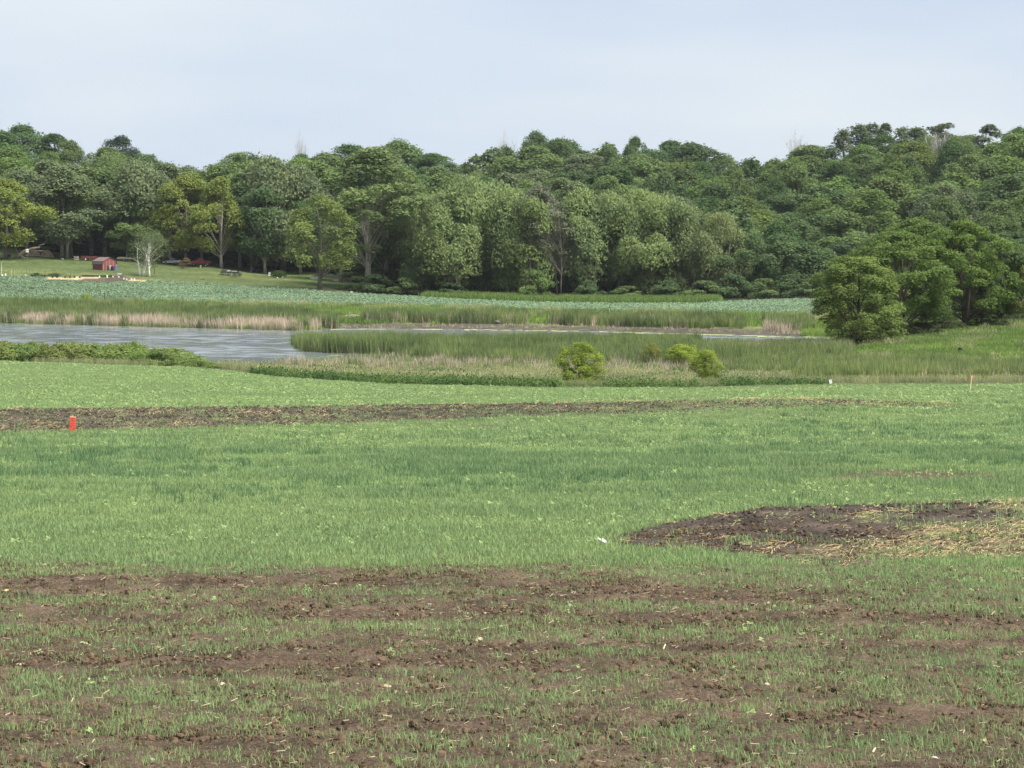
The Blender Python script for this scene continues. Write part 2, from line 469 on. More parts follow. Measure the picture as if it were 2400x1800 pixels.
# ------------------------------------------------------------------ ground: one sheet to the horizon
def build_ground():
    ys = [-400, -300, -200, -120, -80, -50, -30, -18, -10, -5, 0, 4, 8, 12, 15, 18, 20]
    y = 20.6
    while y < 52: ys.append(y); y += 0.0026 * y
    while y < 430: ys.append(y); y += 0.0085 * y
    while y < 900: ys.append(y); y += 0.010 * y
    while y < 1800: ys.append(y); y += 0.05 * y
    ys = np.array(ys)
    inner = np.linspace(-0.245, 0.245, 301)
    outer = np.array([0.26, 0.28, 0.31, 0.36, 0.45, 0.6, 0.85, 1.2])
    a = np.concatenate([-outer[::-1], inner, outer])
    w = np.sqrt(ys ** 2 + 14.0 ** 2)
    X = a[None, :] * w[:, None]
    Y = np.repeat(ys[:, None], len(a), 1)
    x, y = X.ravel(), Y.ravel()
    # jitter the near rows so no line of vertices shows
    z = H(x, y)
    col = ground_colour(x, y, z)
    # clods and crumbs of worked soil near the camera
    nearw = smooth(60, 46, y) * smooth(18, 22, y) * (np.abs(x) < 0.3 * np.maximum(y, 1) + 3)
    cl = 0.13 * (fbm(x / 0.19, y / 0.19, 91, 2) - 0.5) + 0.07 * (fbm(x / 0.8, y / 0.6, 93, 3) - 0.5)
    _, mound, _ = field_cover(x, y)
    z = z + cl * np.maximum(nearw, 0) * 1.1 + 0.07 * (fbm(x / 0.5, y / 0.5, 95, 2) - 0.5) * mound * (y < 245)
    nr, nc = X.shape
    idx = np.arange(nr * nc).reshape(nr, nc)
    f = np.stack([idx[:-1, :-1], idx[:-1, 1:], idx[1:, 1:], idx[1:, :-1]], -1).reshape(-1, 4)
    me = new_mesh('ground', np.stack([x, y, z], 1), f, True)
    ca = me.color_attributes.new('albedo', 'FLOAT_COLOR', 'POINT')
    ca.data.foreach_set('color', np.concatenate([col, np.ones((len(col), 1))], 1).astype(np.float32).ravel())
    m = bpy.data.materials.new('earth_and_turf'); m.use_nodes = True
    n, l = m.node_tree.nodes, m.node_tree.links
    b = n['Principled BSDF']
    att = n.new('ShaderNodeAttribute'); att.attribute_name = 'albedo'
    geo = n.new('ShaderNodeNewGeometry')
    no = n.new('ShaderNodeTexNoise'); no.inputs['Scale'].default_value = 13.0; no.inputs['Detail'].default_value = 8; no.inputs['Roughness'].default_value = 0.72
    l.new(geo.outputs['Position'], no.inputs['Vector'])
    no2 = n.new('ShaderNodeTexNoise'); no2.inputs['Scale'].default_value = 0.9; no2.inputs['Detail'].default_value = 5; no2.inputs['Roughness'].default_value = 0.6
    l.new(geo.outputs['Position'], no2.inputs['Vector'])
    ad = n.new('ShaderNodeMath'); ad.operation = 'ADD'
    l.new(no.outputs['Fac'], ad.inputs[0]); l.new(no2.outputs['Fac'], ad.inputs[1])
    mr = n.new('ShaderNodeMapRange'); mr.inputs[1].default_value = 0.78; mr.inputs[2].default_value = 1.22
    mr.inputs[3].default_value = 0.45; mr.inputs[4].default_value = 1.50
    l.new(ad.outputs[0], mr.inputs[0])
    no3 = n.new('ShaderNodeTexNoise'); no3.inputs['Scale'].default_value = 34.0; no3.inputs['Detail'].default_value = 4; no3.inputs['Roughness'].default_value = 0.7
    l.new(geo.outputs['Position'], no3.inputs['Vector'])
    mr3 = n.new('ShaderNodeMapRange'); mr3.inputs[1].default_value = 0.36; mr3.inputs[2].default_value = 0.64; mr3.inputs[3].default_value = 0.55; mr3.inputs[4].default_value = 1.45
    l.new(no3.outputs['Fac'], mr3.inputs[0])
    mm = n.new('ShaderNodeMath'); mm.operation = 'MULTIPLY'
    l.new(mr.outputs[0], mm.inputs[0]); l.new(mr3.outputs[0], mm.inputs[1])
    vm = n.new('ShaderNodeVectorMath'); vm.operation = 'SCALE'
    l.new(att.outputs['Color'], vm.inputs[0]); l.new(mm.outputs[0], vm.inputs['Scale'])
    l.new(vm.outputs[0], b.inputs['Base Color'])
    b.inputs['Roughness'].default_value = 0.95
    b.inputs['Specular IOR Level'].default_value = 0.1
    bm = n.new('ShaderNodeBump'); bm.inputs['Strength'].default_value = 0.9; bm.inputs['Distance'].default_value = 0.10
    l.new(no.outputs['Fac'], bm.inputs['Height']); l.new(bm.outputs[0], b.inputs['Normal'])
    me.materials.append(m)
    o = link('ground', me); o['kind'] = 'structure'
    o['label'] = 'gently rolling farmland with sown field, marsh, lawn and wooded hill'
    return o
build_ground()

# ------------------------------------------------------------------ pond water
def build_water():
    """real wind waves: a fine sheet over the pond, calm in the sheltered near corner"""
    xs = np.arange(-120, 70, 1.25); ysq = np.arange(236, 432, 0.22)
    X, Y = np.meshgrid(xs, ysq)
    x, y = X.ravel(), Y.ravel()
    wind = (0.10 + 0.90 * smooth(256, 280, y)) * (1 - 0.6 * smooth(-24, -16, x) * (1 - smooth(18, 27, x)))
    gust = 0.6 + 0.8 * fbm(x / 30, y / 14, 201, 3)
    z = 0.16 * wind * gust * (fbm(x / 3.2, y / 1.05 + 0.12 * x, 203, 3, 0.55) - 0.5)
    nr, nc = X.shape
    idx = np.arange(nr * nc).reshape(nr, nc)
    f = np.stack([idx[:-1, :-1], idx[:-1, 1:], idx[1:, 1:], idx[1:, :-1]], -1).reshape(-1, 4)
    cx, cy = X[:-1, :-1].ravel(), Y[:-1, :-1].ravel()
    keep = in_poly(cx, cy, POND) | (seg_dist(cx, cy, POND) < 3.0)
    f = f[keep]
    used = np.unique(f); remap = np.zeros(nr * nc, int); remap[used] = np.arange(len(used))
    me = new_mesh('pond_water', np.stack([x, y, z], 1)[used], remap[f], True)
    m = bpy.data.materials.new('rippled_water'); m.use_nodes = True
    n, l = m.node_tree.nodes, m.node_tree.links
    b = n['Principled BSDF']
    b.inputs['Base Color'].default_value = (0.150, 0.172, 0.188, 1)  # pale blue-grey base: extra sky reflection put into the diffuse colour
    b.inputs['Roughness'].default_value = 0.10
    b.inputs['IOR'].default_value = 1.33
    b.inputs['Specular IOR Level'].default_value = 0.5
    geo = n.new('ShaderNodeNewGeometry')
    mp = n.new('ShaderNodeMapping'); mp.inputs['Scale'].default_value = (0.22, 0.42, 1.0); mp.inputs['Rotation'].default_value = (0, 0, 0.12)
    l.new(geo.outputs['Position'], mp.inputs[0])
    no = n.new('ShaderNodeTexNoise'); no.inputs['Scale'].default_value = 2.2; no.inputs['Detail'].default_value = 3.5; no.inputs['Roughness'].default_value = 0.55
    l.new(mp.outputs[0], no.inputs['Vector'])
    bu = n.new('ShaderNodeBump'); bu.inputs['Distance'].default_value = 0.03; bu.inputs['Strength'].default_value = 0.5
    l.new(no.outputs['Fac'], bu.inputs['Height'])
    l.new(bu.outputs[0], b.inputs['Normal'])
    me.materials.append(m)
    o = link('pond', me); o['kind'] = 'structure'
    o['label'] = 'wind-rippled pond water between cattail stands'
build_water()

# floating duckweed and pollen scum along the channel's far shore
def build_scum():
    V, Fc = [], []
    rng = np.random.default_rng(5)
    def blob(u, v, rx, ry):
        x, y = flat(u, v, 0.012)
        k = 14; base = len(V); zz = 0.012 + 0.0002 * len(Fc)
        ph = rng.uniform(0, 6.28, 3)
        for i in range(k):
            t = 2 * math.pi * i / k
            r = 1 + 0.3 * math.sin(2 * t + ph[0]) + 0.2 * math.sin(3 * t + ph[1])
            V.append((x + rx * r * math.cos(t), y + ry * r * math.sin(t), zz))
        Fc.append(list(range(base, base + k)))
    for u in np.arange(770, 1960, 9.0):
        sh = pl(u, [(760, 771), (900, 770), (1150, 772), (1400, 776), (1650, 782), (1900, 789), (1985, 792)])
        if rng.random() < (0.75 if u > 1480 or u < 900 else 0.35):
            blob(u + rng.uniform(-6, 6), sh + rng.uniform(0.5, 1.8) + (1.2 if u > 1500 else 0), rng.uniform(.4, 1.2), rng.uniform(.6, 2.6))
    for i in range(12):
        blob(rng.uniform(760, 1010), rng.uniform(833, 843), rng.uniform(.3, 1.2), rng.uniform(.15, .5))
    me = bpy.data.meshes.new('scum'); me.from_pydata(V, [], Fc); me.update()
    me.materials.append(pm('duckweed', (0.25, 0.28, 0.12), 0.9, var=0.25, scale=1.5))
    o = link('floating_duckweed', me); o['kind'] = 'stuff'
    o['label'] = 'pale yellow-green duckweed floating along the far edge of the channel'
build_scum()
# ------------------------------------------------------------------ tree building
def unit(a): return a / (np.linalg.norm(a, axis=-1, keepdims=True) + 1e-9)

def leaves(rng, P, N, size, asp=0.62, hang=0.0):
    """diamond leaves (or leafy twigs) at P facing N"""
    k = len(P)
    t = unit(np.cross(N, rng.normal(size=(k, 3))))
    if hang > 0:
        down = np.tile([0, 0, -1.0], (k, 1)) + 0.35 * rng.normal(size=(k, 3))
        t = unit(t * (1 - hang) + down * hang)
        N = unit(N - t * (N * t).sum(1, keepdims=True))
    b = np.cross(N, t)
    s = (size * rng.uniform(0.65, 1.35, k))[:, None]
    c1, c2 = P + t * s * 0.5, P - t * s * 0.5
    o = N * s * 0.10
    c3, c4 = P + b * s * 0.5 * asp - o, P - b * s * 0.5 * asp - o
    V = np.stack([c1, c3, c2, c4], 1).reshape(-1, 3)
    Fq = np.arange(4 * k).reshape(-1, 4)
    return V, Fq

class Tubes:
    def __init__(s): s.V, s.F = [], []
    def add(s, pts, rad, sides=6, cap=True):
        pts = np.asarray(pts, float); base = len(s.V)
        k = len(pts)
        d = np.gradient(pts, axis=0); d = unit(d)
        ref = np.array([1.0, 0, 0]) if abs(d[0][0]) < 0.8 else np.array([0, 1.0, 0])
        for i in range(k):
            a = np.cross(d[i], ref); a /= np.linalg.norm(a) + 1e-9
            b = np.cross(d[i], a)
            for j in range(sides):
                t = 2 * math.pi * j / sides
                s.V.append(tuple(pts[i] + rad[i] * (a * math.cos(t) + b * math.sin(t))))
        for i in range(k - 1):
            for j in range(sides):
                j2 = (j + 1) % sides
                s.F.append((base + i * sides + j, base + i * sides + j2, base + (i + 1) * sides + j2, base + (i + 1) * sides + j))
        if cap:
            s.F.append(tuple(base + j for j in range(sides))[::-1])
            s.F.append(tuple(base + (k - 1) * sides + j for j in range(sides)))
    def mesh(s, name, mat):
        me = bpy.data.meshes.new(name); me.from_pydata(s.V, [], s.F); me.update()
        me.polygons.foreach_set('use_smooth', np.ones(len(me.polygons), bool))
        me.materials.append(mat)
        return me

def bark(name, col, scale=3.0):
    m = pm(name, col, 0.9, var=0.35, scale=scale, spec=0.1)
    return m
BARK = bark('bark_grey', (0.16, 0.145, 0.12)); BARKD = bark('bark_dark', (0.085, 0.07, 0.055))
BARKL = bark('bark_pale', (0.30, 0.275, 0.23)); BIRCH = bark('birch_bark', (0.66, 0.64, 0.58), 2.0)

PROF = {
 'round': lambda t: np.sqrt(np.clip(1 - (1.9 * (t - 0.42)) ** 2 * np.where(t > 0.42, 0.82, 1.0), 0.06, 1)),
 'dome': lambda t: np.sqrt(np.clip(1 - (t * 0.98) ** 2.2, 0.05, 1)) * (0.75 + 0.25 * smooth(0, 0.25, t)),
 'tall': lambda t: (0.55 + 0.45 * np.sin(np.pi * np.clip(t * 0.9 + 0.08, 0, 1))) * np.sqrt(np.clip(1.05 - t ** 3, 0.05, 1)),
 'cone': lambda t: np.clip(1.0 - t, 0.03, 1) ** 0.85,
 'bush': lambda t: np.sqrt(np.clip(1 - ((t - 0.36) / 0.68) ** 2, 0.08, 1)),
 'crest': lambda t: np.sqrt(np.clip(1 - ((t - 0.62) / 0.66) ** 2, 0.04, 1)),
 'narrow': lambda t: np.sqrt(np.clip(np.sin(np.pi * np.clip(t, 0.02, 0.98)), 0.05, 1)),
}

def gen_tree(seed, Ht, cb, W, prof='round', ncl=60, rc=(1.2, 2.2), nl=160, ls=0.45, style='broad', tr=0.25, stems=1, lean=0.0,
             barkm=None, flat_=0.8, lim=22, inner=0.35, bare=False, lobes=11, tow=(.25, .62)):
    rng = np.random.default_rng(seed)
    tb = Tubes()
    tops = []
    for s in range(stems):
        ang = rng.uniform(0, 6.28) if stems > 1 else rng.uniform(0, 6.28)
        sp = (0.10 if stems > 1 else 0.0) * Ht
        n = 7
        tt = np.linspace(0, 1, n)
        top = Ht * (0.86 if style != 'willow' else 0.75) * (rng.uniform(0.85, 1.0) if stems > 1 else 1)
        off = 0.02 * Ht * (s + 1) if stems > 1 else 0
        px = off * math.cos(ang * 1 + 2.1 * s) + (sp * math.cos(2.1 * s + ang) + lean * Ht) * tt ** 1.3 + 0.02 * Ht * np.sin(3 * tt + ang) * tt
        py = off * math.sin(ang * 1 + 2.1 * s) + sp * math.sin(2.1 * s + ang) * tt ** 1.3 + 0.02 * Ht * np.cos(4 * tt + ang) * tt
        pts = np.stack([px, py, top * tt - 0.25 * (tt == 0)], 1)
        rad = tr * (1 - 0.82 * tt) * np.where(tt == 0, 1.35, 1)
        tb.add(pts, rad, 7)
        tops.append(pts)
    # clump centres through the crown volume
    t = rng.uniform(0, 1, ncl) ** 0.92
    ang = rng.uniform(0, 2 * np.pi, ncl)
    ph = rng.uniform(0, 6.28, 4)
    lob = 1 + 0.16 * np.sin(2 * ang + ph[0]) + 0.13 * np.sin(3 * ang + ph[1] + 3 * t) + 0.10 * np.sin(5 * ang + ph[2] + 5 * t)
    rcl = rng.uniform(rc[0], rc[1], ncl)
    rad = np.clip(W / 2 * PROF[prof](t) * lob - rcl * 0.55, 0.05, None) * np.sqrt(rng.uniform(inner, 1, ncl))
    z = cb + t * (Ht - cb) - rcl * 0.4
    z = np.maximum(z, rcl * flat_ * 0.9 if cb < 0.5 else 0)
    cx, cy = rad * np.cos(ang), rad * np.sin(ang)
    mid = tops[0]
    cx = cx + np.interp(z, mid[:, 2], mid[:, 0]) * 0.9
    cy = cy + np.interp(z, mid[:, 2], mid[:, 1]) * 0.9
    Cc = np.stack([cx, cy, z], 1)
    ltint = np.zeros(ncl)
    if lobes:                                    # main boughs: clumps gather into uneven lobes
        nlb = lobes
        Lc = Cc[rng.choice(ncl, nlb, replace=False)]
        Rl = W * rng.uniform(.13, .25, nlb)
        which = np.argmin(((Cc[:, None, :] - Lc[None]) ** 2).sum(-1) / Rl[None] ** 2, 1)
        tw = rng.uniform(tow[0], tow[1], ncl)[:, None]
        Cc = Cc * (1 - tw) + (Lc[which] + (Cc - Lc[which]) * .25) * tw
        push = rng.uniform(.90, 1.14, nlb)[which]
        Cc[:, 0] *= push; Cc[:, 1] *= push
        Cc[:, 2] += (rng.uniform(-.05, .05, nlb) * Ht)[which] * (Cc[:, 2] > .3 * Ht)
        ltint = rng.normal(0, .12, nlb)[which]
    order = np.argsort(-rcl)[:lim]
    for i in order:                              # limbs to the larger clumps
        st = tops[rng.integers(0, stems)]
        za = max(cb * 0.55, Cc[i][2] - rng.uniform(0.22, 0.45) * Ht)
        za = min(max(za, 0.06 * Ht), st[-1][2] * 0.92)
        A = np.array([np.interp(za, st[:, 2], st[:, 0]), np.interp(za, st[:, 2], st[:, 1]), za])
        B = Cc[i]
        Mx = A * 0.45 + B * 0.55; Mx[2] += (0.05 if style != 'willow' else 0.10) * Ht * rng.uniform(-0.2, 1)
        r0 = tr * (1 - 0.8 * za / Ht) * rng.uniform(0.3, 0.5)
        tb.add([A, A * .7 + Mx * .3, Mx, B], [r0, r0 * .8, r0 * .55, r0 * .2], 4, cap=False)
    if bare:
        for i in range(ncl):
            A = Cc[i] * 0.6 + np.array([0, 0, 0.4 * (cb * 0.8)])
            for q in range(5):
                e = Cc[i] + rng.normal(size=3) * rcl[i] * 0.7 + np.array([0, 0, rcl[i] * .7])
                tb.add([A, Cc[i] * .6 + e * .4 + rng.normal(size=3) * .1, e], [tr * .16, tr * .10, tr * .03], 3, cap=False)
    VV, FF, TI, b0 = [], [], [], 0
    for i in range(ncl):
        k = max(3, int(nl * (rcl[i] / np.mean(rc)) ** 2))
        d = unit(rng.normal(size=(k, 3)))
        d[:, 2] = np.where(d[:, 2] < -0.45, -d[:, 2], d[:, 2])
        rr = rng.uniform(0.55, 1.06, k)[:, None] ** 0.55 * np.where(rng.random(k) < .14, rng.uniform(1.0, 1.45, k), 1.0)[:, None]
        co = unit(Cc[i] - np.array([0, 0, cb + 0.35 * (Ht - cb)]))
        if style == 'willow':
            sc = np.array([0.95, 0.95, 1.15])
            P = Cc[i] + d * rr * rcl[i] * sc
            P[:, 2] -= 0.55 * rcl[i] * (1 - np.abs(d[:, 2])) * rng.uniform(0, 1.6, k)
            N = unit(d * np.array([1, 1, .7]) + co * .4 + 0.42 * rng.normal(size=(k, 3)) + np.array([0, 0, .35]))
            V, Fq = leaves(rng, P, N, ls, 0.36, 0.62)
        else:
            sc = np.array([1, 1, flat_])
            P = Cc[i] + d * rr * rcl[i] * sc
            N = unit(d * 0.45 + co * 0.45 + 0.58 * rng.normal(size=(k, 3)) + np.array([0, 0, .18]))
            V, Fq = leaves(rng, P, N, ls, 0.66)
        VV.append(V); FF.append(Fq + b0); b0 += len(V)
        ct = np.clip(rng.normal(0.5, 0.12) + ltint[i], 0, 1)
        TI.append(np.clip(ct + rng.normal(0, 0.13, k), 0, 1))
    V = np.concatenate(VV); V[:, 2] = np.maximum(V[:, 2], 0.03)
    cm = new_mesh('crown', V, np.concatenate(FF))
    fattr(cm, 'tint', np.concatenate(TI))
    cm.materials.append(M_LEAF)
    tm = tb.mesh('trunk', barkm or BARK)
    zz = V[:, 2].max(); ww = (np.percentile(V[:, 0], 98) - np.percentile(V[:, 0], 2) + np.percentile(V[:, 1], 98) - np.percentile(V[:, 1], 2)) / 2
    return dict(trunk=tm, crown=cm, H=zz, W=ww)

T = {}
# wooded hillside (seen from 550-850 m)
for i in range(7):
    T['oak%d' % i] = gen_tree(100 + i, 16, 3.0, 14, ['round', 'dome', 'round', 'dome', 'round', 'dome', 'tall'][i], 95, (0.9, 2.3), 130, 0.46, tr=0.3, lim=10, flat_=1.0, inner=0.35)
# trees along the forest edge (500-560 m)
for i in range(4):
    T['edge%d' % i] = gen_tree(140 + i, 20, 5.0, 11, ['tall', 'round', 'tall', 'round'][i], 95, (0.8, 1.8), 120, 0.40, tr=0.28, lim=24, flat_=1.0, barkm=[BARK, BARKL, BARK, BARKL][i])
for i in range(5):
    T['willow%d' % i] = gen_tree(160 + i, 20, 2.8, 11.5, ['crest', 'round', 'crest', 'tall', 'crest'][i], 72, (0.9, 2.2), 185, 0.52, 'willow', tr=0.26, stems=[2, 3, 2, 2, 3][i], lean=[.06, -.03, -.08, .05, .1][i], lim=20, barkm=BARK)
T['greywillow'] = gen_tree(170, 21, 3.5, 15, 'dome', 90, (1.2, 2.5), 190, 0.6, 'willow', tr=0.35, lim=22, barkm=BARK)
T['cotton'] = gen_tree(181, 27, 7.5, 15, 'tall', 95, (0.9, 1.9), 120, 0.42, tr=0.32, stems=2, lim=34, barkm=BARKL, inner=0.15)
T['cotton2'] = gen_tree(182, 24, 6.0, 11, 'tall', 70, (0.9, 1.8), 110, 0.42, tr=0.28, lean=-.06, lim=28, barkm=BARKL, inner=0.15)
T['maple0'] = gen_tree(190, 17, 3.5, 13, 'round', 85, (0.9, 1.9), 170, 0.36, tr=0.32, lim=26, flat_=0.9)
T['maple1'] = gen_tree(191, 18, 4.0, 11, 'tall', 85, (0.9, 1.8), 170, 0.36, tr=0.30, lim=26, flat_=0.9, barkm=BARKL)
T['lone'] = gen_tree(192, 20, 4.6, 13, 'round', 80, (0.9, 1.9), 180, 0.36, tr=0.36, lim=26, flat_=0.95)
T['birch'] = gen_tree(195, 13.2, 4.2, 8.5, 'round', 60, (0.7, 1.4), 70, 0.26, 'willow', tr=0.20, stems=3, lim=34, barkm=BIRCH, inner=0.1, lobes=0)
T['birch1'] = gen_tree(196, 11, 3.6, 6, 'round', 40, (0.6, 1.1), 60, 0.26, 'willow', tr=0.15, stems=1, lean=.08, lim=24, barkm=BIRCH, inner=0.1, lobes=0)
T['sparse'] = gen_tree(197, 22, 8.0, 12, 'tall', 120, (0.7, 1.4), 60, 0.34, 'broad', tr=0.13, stems=2, lim=90, barkm=BARK, inner=0.1, bare=True)
T['bare'] = gen_tree(198, 15, 5.5, 9, 'round', 40, (0.8, 1.5), 2, 0.25, tr=0.15, stems=3, lim=34, barkm=bark('bark_silver', (0.30, 0.29, 0.28)), bare=True)
for i in range(3):
    T['aspen%d' % i] = gen_tree(205 + i, 17, 1.0, [7, 9, 6][i], ['tall', 'bush', 'round'][i], [70, 90, 56][i], (0.45, 1.1), 60, 0.42, tr=0.2, lim=40, inner=0.05, flat_=1.2, stems=[1, 2, 1][i], lobes=[8, 10, 6][i], tow=(.1, .4))
T['poplar'] = gen_tree(199, 17, 0.8, 7.5, 'tall', 120, (0.5, 1.1), 56, 0.40, tr=0.22, lim=40, inner=0.12, flat_=1.1, lobes=0)
T['thicket'] = gen_tree(201, 9.0, 0.0, 9.5, 'bush', 90, (0.7, 1.6), 100, 0.42, tr=0.14, stems=3, lim=14, barkm=BARKD)
T['understory'] = gen_tree(200, 5.0, 0.0, 6.0, 'bush', 60, (0.5, 1.1), 80, 0.32, tr=0.10, stems=2, lim=8, barkm=BARKD)
# near clump on the right (255-330 m)
for i in range(3):
    T['near%d' % i] = gen_tree(210 + i, 13, [0.5, 1.8, 1.5][i], [9.5, 11, 10][i], ['bush', 'round', 'round'][i], [240, 230, 220][i], (0.45, 1.05), 190, 0.20, tr=0.24, stems=[1, 2, 1][i], lim=34, flat_=0.85, barkm=BARKD)
T['slim'] = gen_tree(215, 9, 2.6, 4.2, 'tall', 46, (0.45, 0.9), 130, 0.22, tr=0.12, stems=2, lim=16, barkm=BARKL)
# bright shrubs in the marsh (200-230 m)
for i in range(4):
    T['shrub%d' % i] = gen_tree(220 + i, 3.6, 0.0, 3.7, 'bush', 240, (0.18, 0.36), 90, 0.085, tr=0.05, stems=3, lim=22, flat_=1.0, barkm=BARKD, inner=0.3, lobes=9, tow=(.03, .18))
for i in range(3):
    T['scrub%d' % i] = gen_tree(230 + i, 2.0, 0.0, 4.2, 'bush', 110, (0.20, 0.45), 62, 0.13, 'broad', tr=0.03, stems=3, lim=14, flat_=1.05, barkm=BARKD, inner=0.2, lobes=9, tow=(.1, .35))

def conifer(seed, Ht, W, ls, dead=0.35):
    rng = np.random.default_rng(seed); tb = Tubes()
    tb.add([(0, 0, -.2), (0, 0, Ht * .5), (0, 0, Ht)], [Ht * .016, Ht * .01, .01], 6)
    VV, FF, TI, b0 = [], [], [], 0
    zb = 0.07 * Ht
    while zb < Ht * 0.97:
        rmax = W / 2 * (1 - zb / Ht) ** 0.8 + 0.1
        for q in range(7):
            a = rng.uniform(0, 6.28); L = rmax * rng.uniform(0.7, 1.05)
            e = np.array([math.cos(a) * L, math.sin(a) * L, zb - 0.22 * L]); A = np.array([0, 0, zb])
            tb.add([A, A * .5 + e * .5 + [0, 0, .05 * L], e], [.035, .022, .008], 3, cap=False)
            k = int(26 * L / (W / 2) + 6)
            s = rng.uniform(.15, 1, k)[:, None]
            P = A * (1 - s) + e * s + rng.normal(size=(k, 3)) * np.array([.16, .16, .06]) * (W / 5)
            N = unit(np.array([0, 0, 1.0]) + 0.5 * rng.normal(size=(k, 3)))
            V, Fq = leaves(rng, P, N, ls, 0.4)
            VV.append(V); FF.append(Fq + b0); b0 += len(V); TI.append(np.clip(rng.normal(.45, .2, k), 0, 1))
        zb += Ht * 0.045
    V = np.concatenate(VV); V[:, 2] = np.maximum(V[:, 2], 0.02)
    cm = new_mesh('crown', V, np.concatenate(FF)); fattr(cm, 'tint', np.concatenate(TI)); cm.materials.append(M_LEAF)
    return dict(trunk=tb.mesh('trunk', BARKD), crown=cm, H=Ht, W=W)
T['spruce'] = conifer(300, 9, 6.5, 0.34)
T['seedling'] = conifer(301, 1.0, 0.6, 0.10)

def plant(kind, name, label, cat, loc, Ht, W, col, rz=None, group=None, trunk_name='trunk', crown_name='crown'):
    k = T[kind]
    e = thing(name, label, cat, loc, R.uniform(0, 6.28) if rz is None else rz, group)
    s = W / k['W']; e.scale = (s, s, Ht / k['H'])
    t = link(trunk_name, k['trunk'], e)
    c = link(crown_name, k['crown'], e); c.color = (*col, 1)
    return e

def plant_px(kind, u, Y, vtop, wpx, label, col, name='broadleaf_tree', cat='tree', vbase=None, rz=None, group=None, **kw):
    p = at(u, Y) if vbase is None else G(u, vbase)
    top = CAMZ + ray(u, vtop)[2] * p.y
    return plant(kind, name, label, cat, (p.x, p.y, p.z - 0.05), max(top - p.z, 0.4), wpx * p.y / F, col, rz, group, **kw)

# leaf colours (albedo)
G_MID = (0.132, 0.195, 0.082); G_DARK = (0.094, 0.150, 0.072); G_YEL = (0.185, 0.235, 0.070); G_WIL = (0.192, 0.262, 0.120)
G_GREY = (0.145, 0.190, 0.110); G_BRI = (0.138, 0.215, 0.076); G_OLIVE = (0.142, 0.188, 0.078)
ORD = ['first', 'second', 'third', 'fourth', 'fifth', 'sixth', 'seventh', 'eighth', 'ninth', 'tenth', 'eleventh', 'twelfth', 'thirteenth', 'fourteenth', 'fifteenth', 'sixteenth', 'seventeenth',
       'eighteenth', 'nineteenth', 'twentieth', 'twenty-first', 'twenty-second', 'twenty-third', 'twenty-fourth', 'twenty-fifth', 'twenty-sixth', 'twenty-seventh', 'twenty-eighth']
